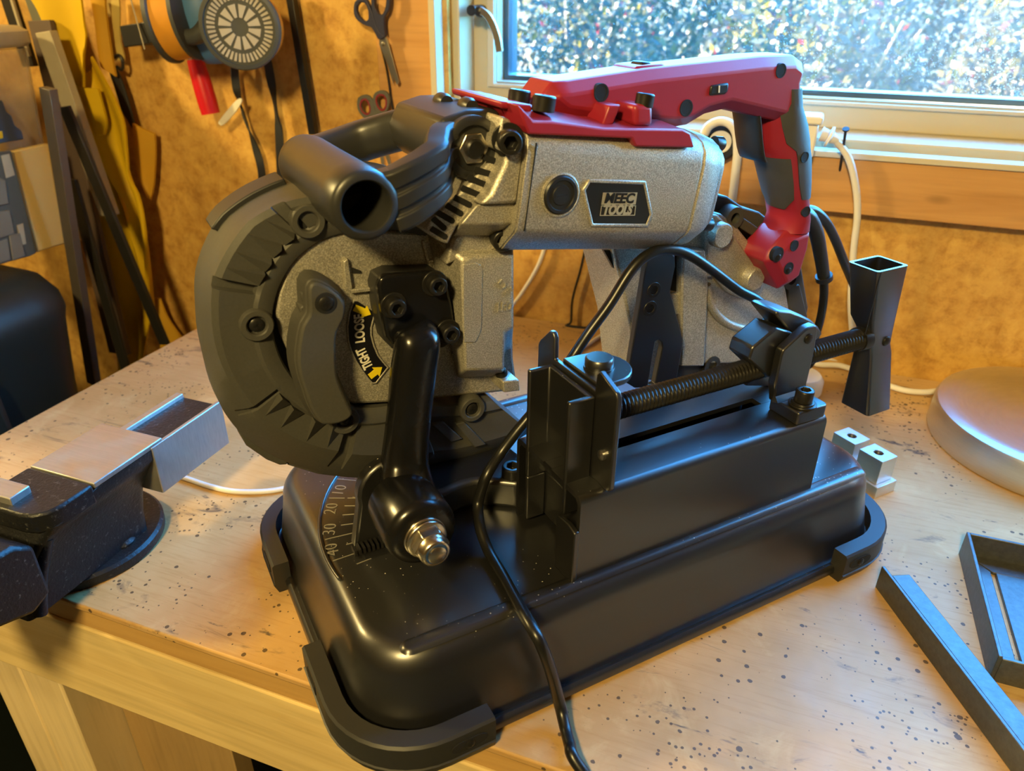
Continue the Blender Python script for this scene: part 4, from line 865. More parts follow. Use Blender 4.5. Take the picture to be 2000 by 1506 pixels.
gd = [(0.3265,0.2557),(0.347,0.258),(0.3556,0.2609),(0.3729,0.2566),(0.391,0.2461),(0.4099,0.2401),(0.4409,0.2208),(0.4726,0.1835),(0.4923,0.1421),(0.4942,0.1135),(0.4764,0.0924),(0.446,0.0802),(0.3923,0.0881),(0.3502,0.0964),(0.3462,0.123),(0.4373,0.1075),(0.4617,0.1379),(0.4282,0.2005),(0.3687,0.2459)]
rg = mk('rear_wheel_guard', prism(gd, 'b', .168, .215), M['rubber'], saw, bevel=.0015)
for p in [(0.3741,0.156,0.2418),(0.4518,0.156,0.1782)]:
    bs = mk('screw_boss', lathe([(.0042, .001), (.0044, .0105), (.0088, .0105), (.0094, 0)], (p[0], .1685, p[2]), FRONT, 28), M['rubber'], rg)
    mk('boss_well', lathe([(.0045, .004), (.001, .0042)], (p[0], .1685, p[2]), FRONT, 20), M['dark'], bs)
mk('guard_bar', prism([(0.3781,0.2354),(0.3845,0.2407),(0.4149,0.223),(0.4119,0.2162)], 'b', .160, .17), M['rubber'], rg, bevel=.001)
mk('guard_bar', prism([(0.4497,0.1721),(0.4647,0.1714),(0.4844,0.1366),(0.4648,0.1304)], 'b', .160, .17), M['rubber'], rg, bevel=.001)
mk('lower_bar', prism([(0.3297,0.1222),(0.4327,0.1085),(0.4338,0.0979),(0.3317,0.1078)], 'b', .161, .205), M['rubberblack'], rg, bevel=.001)
q = [(0.3728,0.16,0.1146)]
mk('lower_boss', lathe([(.0045, .001), (.0045, .004), (.0085, .004), (.009, 0)], (q[0][0], .161, q[0][2]), FRONT, 24), M['rubberblack'], rg)
# --- black work stop plate with its slot and screws
ws = [(0.2753,0.2355),(0.2936,0.2343),(0.3,0.2287),(0.3016,0.2208),(0.2995,0.2022),(0.318,0.1593),(0.3187,0.1548),(0.3167,0.119),(0.2755,0.1266),(0.267,0.1331)]
wslot = [(0.2907,0.1625),(0.2935,0.1636),(0.2968,0.1612),(0.2985,0.1556),(0.2949,0.1254),(0.2883,0.1261),(0.29,0.1532)]
stop = mk('work_stop', prismh(ws, [wslot], 'b', .138, .1435), M['black'], saw, bevel=.0008)
for p in [(0.284,0.138,0.2053),(0.2824,0.138,0.1912)]:
    mk('countersunk_screw', lathe([(.0062, 0), (.0058, .0006), (.0036, .0006), (.0034, .0002), (.001, .0002)], (p[0], .1382, p[2]), FRONT, 24), M['blacksteel'], stop)
mk('blade_edge', prism([(0.255,0.2325),(0.2641,0.2311),(0.2699,0.2174),(0.2925,0.1545),(0.2897,0.1533),(0.2675,0.2138)], 'b', .163, .166), M['blacksteel'], saw)
# --- power cord: strain relief behind the handle, loop over the frame, down over the tray
cord = mk('power_cord', tube([(0.4654,0.142,0.0544),(0.4461,0.142,0.1117),(0.4213,0.142,0.1557)] [1:2] + [(0.383,0.118,0.1783),(0.3464,0.118,0.202),(0.3181,0.118,0.2217),(0.2946,0.118,0.2366),(0.2772,0.118,0.2428),(0.2616,0.118,0.2426),(0.2469,0.118,0.2338),(0.2303,0.118,0.2113),(0.215,0.118,0.1938),(0.2036,0.118,0.179)] + [(0.1876,0.114,0.1652)] + [(0.1698,0.11,0.1502),(0.1564,0.11,0.1372),(0.144,0.11,0.1234)] + [(0.1302,0.104,0.1129),(0.1239,0.104,0.0932)] + [(0.1181,0.0894,0.085)] + [(0.1162,0.073,0.0775),(0.1135,0.0467,0.0775),(0.1105,0.0216,0.0775),(0.1087,0.0033,0.0775)] + [(0.1106,-0.0042,0.07)] + [(0.1174,-0.0045,0.0466),(0.1244,-0.0045,0.0161)] + [(0.1227,-0.0151,0.006),(0.1188,-0.0266,0.006),(0.1162,-0.0346,0.006)] + [(.122, -.052, -.012), (.1225, -.06, -.06), (.121, -.062, -.14)], .0037, 12, 7), M['cordblack'], saw, smooth=70)
mk('strain_relief', tube([(0.4376,0.15,0.2408),(0.4472,0.15,0.2354),(0.4595,0.15,0.221),(0.4712,0.15,0.1994),(0.481,0.15,0.179)], [.0058, .0062, .0060, .0056, .0052], 14, 6), M['blackplastic'], saw, smooth=60)
mk('relief_collar', cyl([(0.4805,0.15,0.1805)][0], [(0.4824,0.15,0.1764)][0], .0072, 18), M['blackplastic'], saw)
mk('cord_tail', tube([(0.481,0.15,0.179),(0.4867,0.15,0.1595),(0.4887,0.15,0.1395),(0.4866,0.15,0.1172),(0.4811,0.15,0.0898)] + [(.40, .17, ZT + .01)], .0037, 12, 6), M['cordblack'], saw, smooth=70)
mk('cord_loop', tube([(0.4513,0.16,0.2388),(0.4639,0.16,0.2364),(0.4804,0.16,0.2257),(0.4968,0.16,0.2087),(0.516,0.16,0.1849),(0.537,0.16,0.1595)] + [(0.5205,0.13,0.1458)] + [(0.4976,0.1,0.1234)], .0040, 12, 6), M['cordblack'], saw, smooth=70)

# ============================================================ bench vise at the left
VX, VZ = -0.4185, 0.088
vise = thing('bench_vise', 'heavy black cast-iron bench vise with worn steel anvil at the left', 'vise', (-0.4875, 0.321, 0))
an = [(-0.4679,0.2947),(-0.4796,0.3654),(-0.4192,0.3587),(-0.4238,0.3004)]
mk('base_disc', lathe([(.0615, 0), (.0632, .002), (.0632, .0085), (.0610, .0108), (.050, .0118), (.001, .0122)], (-0.4875, .321, 0), (0, 0, 1), 64), M['wornblack'], vise, smooth=40)
bo = [(-0.4444,0.3225,0.013)][0]
mk('base_bolt', lathe([(.011, -.002), (.0108, .0015), (.0085, .004), (.004, .0052), (.001, .0054)], (bo[0], bo[1], .0118), (0, 0, 1), 24), M['wornblack'], vise)
axl, axr = min(an[0][0], an[1][0]), max(an[2][0], an[3][0]); ay0, ay1 = (an[0][1] + an[3][1]) / 2, (an[1][1] + an[2][1]) / 2
top = [(axl, ay0 - .001), (axl, ay1), (axr, ay1), (axr, ay0 - .001)]
mk('anvil_face', prism([(axl, ay0), (axl, ay1), (axr, ay1), (axr, ay0)], 'z', .0862, .0905), M['groundsteel'], vise, bevel=.0008)
mk('body_shoulder', prism([(axl, ay0 - .0008), (axr, ay0 - .0008)] + [(axr - .018 + .018 * math.cos(math.radians(a)), ay0 - .026 + .018 * math.sin(math.radians(a))) for a in (0, -30, -60, -90)] + [(axl + .012, ay0 - .044), (axl, ay0 - .04)], 'z', .0745, .0905), M['wornblack'], vise, bevel=.002)
cx = (axl + axr) / 2; hw = (axr - axl) / 2
def rc(k, y0, y1, z): return [(cx + (p[0] - cx) * k, p[1], z) for p in rrect(axl, axr, y0, y1, .008, 4)]
mk('vise_body', loft([rc(.44, ay0 - .062, ay1 - .018, .0112), rc(.40, ay0 - .060, ay1 - .016, .028), rc(.48, ay0 - .052, ay1 - .012, .05), rc(.74, ay0 - .044, ay1 - .005, .067), rc(.985, ay0 - .038, ay1 - .0005, .0775), rc(1.0, ay0 - .003, ay1, .0861)]), M['wornblack'], vise, smooth=50)
mk('body_rib', tube([(cx + hw * .60, ay0 - .036, .066), (cx + hw * .50, ay0 - .046, .04), (cx + hw * .48, ay0 - .056, .014)], [.0045, .004, .0055], 10, 4), M['wornblack'], vise, smooth=60)
# sliding bar: open channel sticking out at the back
sx0 = VX - .047
sl = [(sx0, .046), (VX, .046), (VX, VZ), (VX - .0035, VZ), (VX - .0045, .0825), (sx0 + .0075, .0825), (sx0 + .0065, VZ - .001), (sx0, VZ - .001)]
mk('sliding_bar', prism(sl, 'b', ay1 - .012, .4285), M['groundsteel'], vise, bevel=.0007)
mk('channel_filling', box((sx0 + .0066, ay1 - .012, .0826), (VX - .0046, .4275, .0838)), M['wornblack'], vise)
mk('front_jaw', prism([(.150, .052), (.19, .044), (.232, .028), (.247, .034), (.247, .074), (.235, .083), (.19, .088), (.150, .072)], 'a', cx - hw * .92, cx + hw * .92), M['wornblack'], vise, bevel=.003)
mk('screw_housing', cyl((cx, .13, .062), (cx, .235, .062), .017, 28), M['wornblack'], vise, smooth=50)
jp = [(-0.4814,0.2776),(-0.4507,0.2752),(-0.4458,0.2727)]
mk('jaw_plate', prism([(jp[1][0] - .09, jp[1][1] - .001), (jp[1][0], jp[1][1]), (jp[1][0] + .001, jp[1][1] - .016), (jp[1][0] - .09, jp[1][1] - .017)], 'z', .0755, .096), M['groundsteel'], vise, bevel=.0008)

# ============================================================ things lying on the bench
dish = thing('lamp_base', 'round brushed-metal lamp base with hollow dished top on right of bench', 'lamp base', (.294, .772, 0))
mk('shell', lathe([(.108, 0.0005), (.1165, .001), (.1172, .003), (.1165, .028), (.1145, .0325), (.109, .0345), (.101, .0345), (.092, .031), (.075, .0235), (.05, .0175), (.02, .0155), (.001, .0152)], (.294, .772, 0), (0, 0, 1), 96), M['alu'], dish, smooth=40)
mk('felt_ring', lathe([(.1085, 0), (.1085, .0012), (.112, .0012), (.112, 0)], (.294, .772, 0), (0, 0, 1), 64), M['rubberblack'], dish)
mk('cord', tube([(0.2085,0.9309,0.005),(0.1951,0.9361,0.005),(0.1752,0.9344,0.005),(0.1486,0.9209,0.005),(0.1222,0.906,0.005),(0.096,0.8942,0.005),(0.0699,0.8915,0.005),(0.0555,0.8768,0.005),(0.07,0.8708,0.005),(0.0929,0.8768,0.005),(0.1129,0.8675,0.005),(0.1334,0.8496,0.005),(0.1565,0.8377,0.005),(0.1774,0.8394,0.005),(0.1938,0.8484,0.005)], .0034, 10, 6), M['cordwhite'], dish, smooth=70)
bar = [(0.1155,0.4941),(0.176,0.3585)]
p0, p1 = Vector((.1135, .4955)), Vector((.186, .345)); d_ = (p1 - p0).normalized(); n_ = Vector((-d_.y, d_.x)); p2 = p0 + d_ * .32
def qd(a, b, z0, z1): return prism([tuple(p0 + n_ * a), tuple(p2 + n_ * a), tuple(p2 + n_ * b), tuple(p0 + n_ * b)], 'z', z0, z1)
one('angle_iron', join(qd(0, .0026, 0, .0205), prism([tuple(p0 + d_ * .010 + n_ * .0024), tuple(p2 + n_ * .0024), tuple(p2 + n_ * .0160), tuple(p0 + d_ * .010 + n_ * .0160)], 'z', .0178, .0204)), M['millsteel'], 'grey steel angle iron lying diagonally in front of the stand corner', 'angle iron', .0005)
fr_ = thing('steel_frame', 'welded grey angle-steel frame with a flat plate inside at the right edge', 'metal frame', (.27, .495, 0))
fx0, fx1, fy0, fy1, fh, ft_ = .1785, .40, .428, .5605, .0225, .0026
mk('side_angle', join(box((fx0, fy0, 0), (fx0 + ft_, fy1, fh)), prism([(fx0 + ft_, fy0 + .002), (fx0 + .019, fy0 + .019), (fx0 + .019, fy1 - .019), (fx0 + ft_, fy1 - .002)], 'z', .0006, .0032)), M['millsteel'], fr_, bevel=.0005)
mk('back_angle', join(box((fx0 + ft_, fy1 - ft_, 0), (fx1, fy1, fh)), prism([(fx0 + .004, fy1 - ft_), (fx0 + .021, fy1 - .019), (fx1, fy1 - .019), (fx1, fy1 - ft_)], 'z', .0006, .0032)), M['millsteel'], fr_, bevel=.0005)
mk('front_angle', join(box((fx0 + ft_, fy0, 0), (fx1, fy0 + ft_, fh * .92)), prism([(fx0 + .004, fy0 + ft_), (fx1, fy0 + ft_), (fx1, fy0 + .019), (fx0 + .021, fy0 + .019)], 'z', .0006, .0032)), M['millsteel'], fr_, bevel=.0005)
mk('floor_plate', box((fx0 + .0225, fy0 + .0195, .0003), (fx1, fy1 - .0195, .0036)), M['millsteel'], fr_, bevel=.0004)
def tnut(px, hole_dx, label, L=.026):
    c = px
    t_ = thing('metal_block', label, 'metal block', (c[0], c[1], 0), group='aluminium blocks behind the stand')
    ang = math.radians(48.764); ux, uy = math.cos(ang), math.sin(ang)
    def P(a, b): return (c[0] + ux * a - uy * b, c[1] + uy * a + ux * b)
    sq_ = [P(-.010, -.012), P(.010, -.012), P(.010, .012), P(-.010, .012)]
    mk('body', prismh(sq_, [[P(.0042 * math.cos(2 * PI * i / 16), .0042 * math.sin(2 * PI * i / 16)) for i in range(16)]], 'z', .012, .036), M['alu'], t_, bevel=.0006)
    mk('flange', prism([P(-.013, -.016), P(.013, -.016), P(.013, .016), P(-.013, .016)], 'z', 0, .0118), M['alu'], t_, bevel=.0006)
    mk('thread', lathe([(.0042, 0), (.0036, .001), (.0042, .002), (.0036, .003), (.0042, .004), (.0036, .005), (.0042, .006)], (c[0], c[1], .028), (0, 0, 1), 16, False), M['iron'], t_)
    return t_
tb = [(0.1155,0.6351,0.036),(0.094,0.657,0.036)]
tnut(tb[0], 0, 'aluminium block with threaded hole behind the stand, nearer the right corner')
tnut(tb[1], 0, 'aluminium block half hidden behind the stand, further from the corner')
pk = [(0.0476,0.8019,0.012)][0]
one('white_puck', lathe([(.024, 0), (.026, .003), (.026, .016), (.022, .022), (.001, .0235)], (pk[0], pk[1], 0), (0, 0, 1), 40), M['whiteplastic'], 'round white plastic disc standing behind the vise bracket', 'plastic disc')
one('white_cable', tube([(-0.506,0.4199,0.0028),(-0.4661,0.4179,0.0028),(-0.4387,0.4159,0.0028),(-0.4126,0.4178,0.0028),(-0.3819,0.4313,0.0028),(-0.3625,0.4537,0.0028),(-0.3432,0.4918,0.0028)], .0024, 10, 6), M['cordwhite'], 'thin white cable on the bench between bench vise and saw stand', 'cable', smooth=70)
one('charging_cable', tube([(-0.2349,0.642,0.0026),(-0.2277,0.6542,0.0026),(-0.2218,0.7063,0.0026),(-0.2118,0.7953,0.0026),(-0.202,0.8307,0.0026),(-0.1917,0.8683,0.0026),(-0.1785,0.884,0.0026),(-0.1671,0.8938,0.0026)] + [(-0.1561,0.87,0.022),(-0.1529,0.87,0.0449),(-0.154,0.87,0.072),(-0.1576,0.87,0.111)], .0023, 10, 6), M['cordwhite'], 'pale cable running over the back of the bench behind the moving jaw', 'cable', smooth=70)
one('thin_black_cable', tube([(-0.224,0.884,0.1282),(-0.2279,0.884,0.1046),(-0.2325,0.884,0.0769),(-0.2407,0.884,0.0371),(-0.2413,0.884,0.0057)] + [(-.245, .878, .0016), (-.215, .881, .0016)], .0016, 8, 6), M['cordblack'], 'thin black cable hanging on the wall under the motor', 'cable', smooth=70)
one('grey_cable', tube([(-0.2781,0.882,0.1226),(-0.2828,0.882,0.0951),(-0.2926,0.882,0.0696),(-0.3085,0.882,0.0403),(-0.3199,0.882,0.0225),(-0.3354,0.882,0.0037)], .0026, 8, 6), M['cordwhite'], 'pale grey cable hanging on the wall left of the thin black one', 'cable', smooth=70)

# ============================================================ sockets, plugs and nail under the window
so = [(-0.0046,0.2875),(0.0177,0.2867),(0.0238,0.2449)]
sock = thing('socket_box', 'white plastic extension socket block below the window sash right of handle', 'socket', ((so[0][0] + so[1][0]) / 2, .86, so[2][1]))
mk('body', prism(rrect(so[0][0] - .04, so[1][0], so[2][1], so[1][1] - .008, .004, 4), 'b', .842, .8685), M['whiteplastic'], sock, bevel=.002)
mk('cover', prism(rrect(so[0][0] - .042, so[1][0] + .003, so[1][1] - .0085, so[1][1], .003, 4), 'b', .838, .8688), M['whiteplastic'], sock, bevel=.002)
pw = [(0.021,0.855,0.2676),(0.0277,0.855,0.2661),(0.034,0.855,0.264)]
plug = mk('plug', join(cyl(pw[0], pw[1], .0075, 20, .006), lathe([(.0045, 0), (.010, .001), (.0105, .003), (.006, .0045), (.0035, .012)], pw[1], Vector(pw[2]) - Vector(pw[1]), 20)), M['whiteplastic'], sock, smooth=50)
mk('cord', tube(pw[1:] + [(0.0411,0.855,0.2579),(0.0511,0.855,0.2475),(0.06,0.855,0.2306),(0.0683,0.855,0.2077),(0.0734,0.855,0.1838),(0.0762,0.855,0.1562),(0.0813,0.855,0.1222),(0.0876,0.855,0.087),(0.1009,0.855,0.0389)], .0036, 10, 6), M['cordwhite'], sock, smooth=70)
s2 = [(-0.0784,0.868,0.2519)][0]
so2 = thing('round_socket', 'round black and white wall socket with white plug behind the motor end', 'socket', s2)
mk('ring', lathe([(.0205, 0), (.0205, .010), (.018, .013), (.014, .013), (.0135, .006), (.001, .006)], (s2[0], .8688, s2[2]), FRONT, 32), M['blackplastic'], so2, smooth=45)
mk('centre', lathe([(.012, 0), (.012, .0015), (.001, .0018)], (s2[0], .8626, s2[2]), FRONT, 28), M['whiteplastic'], so2)
mk('cord', tube([(-0.0952,0.85,0.2606),(-0.091,0.85,0.2692),(-0.0811,0.85,0.2745),(-0.0702,0.85,0.2726),(-0.062,0.85,0.2628),(-0.058,0.85,0.2431),(-0.0567,0.85,0.2162),(-0.0554,0.85,0.1885),(-0.0515,0.85,0.1543)], .0048, 10, 6), M['cordwhite'], so2, smooth=70)
nl = [(0.0433,0.845,0.2747)] + [(0.0472,0.8695,0.2293)]
one('nail', join(cyl(nl[1], nl[0], .0014, 12), cyl(nl[0], Vector(nl[0]) + (Vector(nl[0]) - Vector(nl[1])).normalized() * .0014, .0034, 16)), M['iron'], 'bent-out steel nail standing in the pine board under the window', 'nail')
for o in D.objects:
    if o.name == 'nail': o.location.y += .001

# ============================================================ tools on the left wall
M['scissorblue'] = plain('scissor_handle_blue', (.02, .022, .06), .45)
M['scissorgrey'] = plain('scissor_handle_grey', (.12, .12, .10), .5)
M['scissorred'] = plain('scissor_handle_red', (.25, .02, .03), .5)
M['blade'] = plain('scissor_blade', (.50, .48, .42), .3, .9)
sc1 = thing('scissors', 'large scissors with dark blue handles hanging on the wall by the window', 'scissors', [(-0.4928,0.88,0.3208)][0], group='scissors hanging on the wall')
mk('blade', prism([(-0.4963,0.3404),(-0.4876,0.3435),(-0.4845,0.3385),(-0.4775,0.3114),(-0.4725,0.293),(-0.4756,0.2894),(-0.4837,0.3042),(-0.492,0.3247),(-0.4961,0.3336)], 'b', .874, .8758), M['blade'], sc1, bevel=.0003)
mk('blade', prism([(-0.4975,0.3392),(-0.4918,0.3404),(-0.4901,0.3269),(-0.4824,0.2983),(-0.4817,0.2895),(-0.4878,0.3109),(-0.4949,0.3279)], 'b', .8762, .878), M['blade'], sc1, bevel=.0003)
mk('rivet', lathe([(.0028, 0), (.0024, .0012), (.001, .0016)], [(-0.4904,0.874,0.335)][0], FRONT, 16), M['zinc'], sc1)
ho = [(-0.5259,0.3709),(-0.5236,0.3797),(-0.5155,0.3842),(-0.508,0.3832),(-0.5044,0.3768),(-0.5009,0.3703),(-0.4983,0.3605),(-0.4938,0.3484),(-0.4865,0.343),(-0.4945,0.34),(-0.4982,0.345),(-0.5032,0.3526),(-0.5107,0.3547),(-0.5201,0.3589),(-0.5252,0.3643)]
hi_ = [(-0.5214,0.3743),(-0.5167,0.3793),(-0.5105,0.3788),(-0.5068,0.3735),(-0.506,0.3669),(-0.5072,0.3614),(-0.5123,0.3596),(-0.5183,0.3634),(-0.5213,0.3683)]
mk('handle', prismh(soft(ho, 2), [soft(hi_, 2)], 'b', .870, .8758), M['scissorblue'], sc1, bevel=.001)
ho = [(-0.5016,0.3757),(-0.5007,0.3854),(-0.4959,0.394),(-0.4861,0.3973),(-0.4776,0.3931),(-0.4764,0.3825),(-0.4793,0.3717),(-0.4854,0.364),(-0.4863,0.3524),(-0.4856,0.3441),(-0.49,0.3418),(-0.4947,0.3439),(-0.4966,0.3539),(-0.4998,0.3648)]
hi_ = [(-0.4973,0.3779),(-0.4958,0.3866),(-0.4913,0.3919),(-0.4845,0.392),(-0.4809,0.3857),(-0.4824,0.376),(-0.4864,0.3684),(-0.4914,0.3666),(-0.4958,0.3714)]
mk('handle', prismh(soft(ho, 2), [soft(hi_, 2)], 'b', .8705, .8765), M['scissorblue'], sc1, bevel=.001)
sc2 = thing('scissors', 'small scissors with grey and red handles hanging below the large scissors', 'scissors', [(-0.5119,0.88,0.2416)][0], group='scissors hanging on the wall')
for ho, hi_ in (([(-0.534,0.2629),(-0.5316,0.2716),(-0.523,0.2757),(-0.5151,0.2743),(-0.5105,0.2684),(-0.5083,0.26),(-0.5052,0.2454),(-0.5075,0.2352),(-0.5124,0.2387),(-0.518,0.2433),(-0.5271,0.249),(-0.5325,0.2555)], [(-0.528,0.2632),(-0.5253,0.2682),(-0.5199,0.2698),(-0.5167,0.265),(-0.5158,0.2583),(-0.5185,0.2539),(-0.5237,0.2542),(-0.527,0.2583)]),
                ([(-0.5099,0.2732),(-0.5065,0.2788),(-0.4989,0.2822),(-0.4911,0.2808),(-0.4873,0.2744),(-0.488,0.2647),(-0.4932,0.2546),(-0.4985,0.2431),(-0.5059,0.2352),(-0.5072,0.2451),(-0.5075,0.2587),(-0.5098,0.2659)], [(-0.5041,0.2723),(-0.5002,0.2761),(-0.4944,0.2758),(-0.4919,0.2711),(-0.4924,0.2644),(-0.4964,0.2599),(-0.5007,0.2609),(-0.5039,0.2662)])):
    h_ = mk('handle', prismh(soft(ho, 2), [soft(hi_, 2)], 'b', .8725, .8772), M['scissorgrey'], sc2, bevel=.001)
    mk('finger_liner', prismh(inset(ccw(soft(hi_, 2)), -.0018), [inset(ccw(soft(hi_, 2)), .0004)], 'b', .8718, .8725), M['scissorred'], h_, bevel=.0004)
mk('blade', prism([(-0.51,0.2373),(-0.5046,0.2389),(-0.5025,0.211),(-0.5016,0.185),(-0.5058,0.19),(-0.5085,0.2106)], 'b', .8745, .876), M['blade'], sc2, bevel=.0003)
mk('blade', prism([(-0.5077,0.2374),(-0.5032,0.2377),(-0.4965,0.2115),(-0.4909,0.1859),(-0.4966,0.1907),(-0.5025,0.211)], 'b', .8762, .8775), M['blade'], sc2, bevel=.0003)
one('hanging_lace', tube([(-0.4981,0.879,0.3356),(-0.4948,0.879,0.3237),(-0.4913,0.879,0.3064),(-0.4891,0.879,0.2888),(-0.4881,0.879,0.2739),(-0.4856,0.879,0.2588),(-0.4838,0.879,0.2435),(-0.4846,0.879,0.2118)], .0012, 8, 5), M['cordblack'], 'thin black lace hanging between the two pairs of scissors', 'lace', smooth=70)
rb = [(-0.6147,0.874,0.3873),(-0.6043,0.874,0.2223)]
one('black_rod', sweep([Vector(rb[0]) + (Vector(rb[1]) - Vector(rb[0])) * (i / 4) for i in range(5)], [(-.005, -.005), (.005, -.005), (.005, .005), (-.005, .005)], up=(0, -1, 0)), M['blacksteel'], 'long black square rod hanging on the wall right of the respirator', 'rod', .0006)
# respirator mask
M['filterorange'] = plain('filter_orange', (.62, .27, .02), .45)
M['maskblue'] = plain('mask_blue', (.06, .16, .36), .5)
M['maskgrey'] = plain('mask_grey', (.045, .048, .05), .5)
M['filterpale'] = plain('filter_pale', (.42, .38, .33), .6)
res = thing('respirator', 'blue half-mask respirator with two round orange filters hanging on the wall', 'respirator', [(-0.7353,0.88,0.343)][0])
fc = Vector([(-0.6267,0.785,0.3536)][0]); fd = (Vector((0, 0, .4)) - fc); fd = Vector((fd.x * .55, fd.y, fd.z * .4)).normalized()
FRAD = .0455
can = mk('filter', join(lathe([(FRAD * .93, -.034), (FRAD * .96, -.006)], fc, fd, 40)), M['filterorange'], res, smooth=40)
mk('filter_rim', lathe([(FRAD * .9, -.008), (FRAD, -.007), (FRAD * 1.02, .001), (FRAD * .99, .0035), (FRAD * .9, .004), (FRAD * .88, .0012), (.001, .001)], fc, fd, 48), M['maskgrey'], can, smooth=40)
d_, u_, v_ = frame_of(fd)
def slotpiece(a, r0, r1, w0, w1):
    c, s = math.cos(a), math.sin(a); e, f = u_ * c + v_ * s, v_ * c - u_ * s; z0, z1 = d_ * .0009, d_ * .0022
    P = [fc + e * r0 - f * w0, fc + e * r1 - f * w1, fc + e * r1 + f * w1, fc + e * r0 + f * w0]
    return [tuple(p + z0) for p in P] + [tuple(p + z1) for p in P], [(3, 2, 1, 0), (4, 5, 6, 7)] + [(i, (i + 1) % 4, (i + 1) % 4 + 4, i + 4) for i in range(4)]
for i in range(12): mk('filter_opening', slotpiece(2 * PI * (i + .5) / 12, FRAD * .22, FRAD * .52, .0016, .0045), M['filterpale'], can, smooth=0)
mk('filter_slits', join(*[slotpiece(2 * PI * i / 44, FRAD * .62, FRAD * .82, .0011, .0015) for i in range(44)]), M['filterpale'], can, smooth=0, kind='stuff')
f2 = Vector([(-0.7251,0.8,0.359)][0]); d2 = Vector((-.93, -.28, -.12)).normalized()
can2 = mk('filter', lathe([(FRAD * .95, -.010), (FRAD * .97, .016)], f2, d2, 40), M['filterorange'], res, smooth=40)
mk('filter_rim', lathe([(FRAD, .015), (FRAD * 1.04, .0165), (FRAD * 1.03, .022), (FRAD * .9, .024), (.001, .024)], f2, d2, 40), M['maskgrey'], can2, smooth=40)
mk('filter_rim', lathe([(FRAD * .9, -.0145), (FRAD * 1.03, -.014), (FRAD * 1.02, -.009), (FRAD * .9, -.0085)], f2, d2, 40), M['maskgrey'], can2, smooth=40)
mkc = Vector([(-0.7081,0.83,0.3675)][0])
def ell(c, rx, ry, rz, n=18, m=10):
    return loft([[(c[0] + rx * math.sin(PI * j / m) * math.cos(2 * PI * i / n), c[1] + ry * math.sin(PI * j / m) * math.sin(2 * PI * i / n), c[2] + rz * math.cos(PI * j / m)) for i in range(n)] for j in range(1, m)])
mk('face_piece', ell(mkc, .034, .04, .062), M['maskblue'], res, smooth=70)
mk('valve_bridge', sweep(spline([tuple(mkc + Vector((-.036, -.018, .005))), tuple(mkc + Vector((-.012, -.042, -.022))), tuple(mkc + Vector((.018, -.042, -.024))), tuple(mkc + Vector((.042, -.03, .005)))], 5), superr(.009, .012, 12, .7), up=(0, -1, 0)), M['maskgrey'], res, smooth=60)
mk('vent_hole_shade', ell(tuple(mkc + Vector((-.004, -.035, .018))), .007, .007, .006, 12, 6), M['dark'], res, smooth=60)  # solid dark bulge, hole shade put into its colour
def ribbon(pts, w, tw=0.0, th=.0012):
    """flat strap that may twist along its length"""
    path = spline(pts, 6); n = len(path); rings = []
    for i, p in enumerate(path):
        a = tw * math.sin(2 * PI * i / n * 1.5); x = Vector((math.cos(a), math.sin(a), 0)) * w; y = Vector((-math.sin(a), math.cos(a), 0)) * th
        rings.append([p - x - y, p + x - y, p + x + y, p - x + y])
    return loft(rings)
M['webbing'] = plain('black_webbing', (.014, .016, .02), .6)
mk('strap', ribbon([(-0.7182,0.872,0.3195),(-0.7147,0.872,0.3085),(-0.7164,0.872,0.2884),(-0.7169,0.872,0.2692),(-0.7143,0.872,0.2531),(-0.7085,0.872,0.227),(-0.7008,0.872,0.2005),(-0.6962,0.872,0.1696),(-0.7001,0.872,0.1336),(-0.7056,0.872,0.0885)], .0052, 1.1), M['webbing'], res, smooth=50)
mk('strap', ribbon([(-0.6678,0.874,0.3223),(-0.663,0.874,0.3091),(-0.6612,0.874,0.2875),(-0.6601,0.874,0.2655),(-0.6596,0.874,0.2397),(-0.6596,0.874,0.2199),(-0.6651,0.874,0.1718),(-0.6741,0.874,0.1063)], .0055, .7), M['webbing'], res, smooth=50)
bx = [(-0.8601,0.3474),(-0.794,0.3561),(-0.7932,0.3309),(-0.8601,0.3215)]
bc_ = thing('black_bracket', 'black plastic bracket with pale pin on wall left of orange filter', 'bracket', ([(-0.842,0.86,0.3349)][0]))
mk('body', prism(bx, 'b', .836, .888), M['blackplastic'], bc_, bevel=.0012)
mk('pin', cyl([(-0.8336,0.838,0.3866)][0], [(-0.819,0.83,0.3207)][0], .0011, 10), M['zinc'], bc_)
ch = [(-0.7595,0.85,0.3208),(-0.758,0.85,0.3098),(-0.7474,0.85,0.2429)]
chi = thing('red_handled_file', 'file with bright red handle and steel ferrule hanging on the wall', 'file', ch[2])
mk('handle', tube([Vector(ch[1]) + (Vector(ch[2]) - Vector(ch[1])) * (i / 4) for i in range(5)], [.0105, .0118, .0125, .0128, .0122], 20, 3), M['redhandle'] if 'redhandle' in M else plain('red_handle_paint', (.55, .008, .015), .35), chi, smooth=60)
mk('ferrule', cyl(ch[0], ch[1], .0085, 20, .0092), M['zinc'], chi)
mk('tang', cyl(Vector(ch[0]) + (Vector(ch[0]) - Vector(ch[1])) * 2.2, ch[0], .0045, 12), M['steel'], chi)
one('white_tag', prism(ccw(soft([(-0.7044,0.2633),(-0.7018,0.2602),(-0.7146,0.2459),(-0.7385,0.2279),(-0.7455,0.2275),(-0.7463,0.2314),(-0.7276,0.2478),(-0.7116,0.2603)], 2)), 'b', .8605, .8625), M['white'], 'pale oblong tag hanging from the respirator strap', 'tag', .0004)
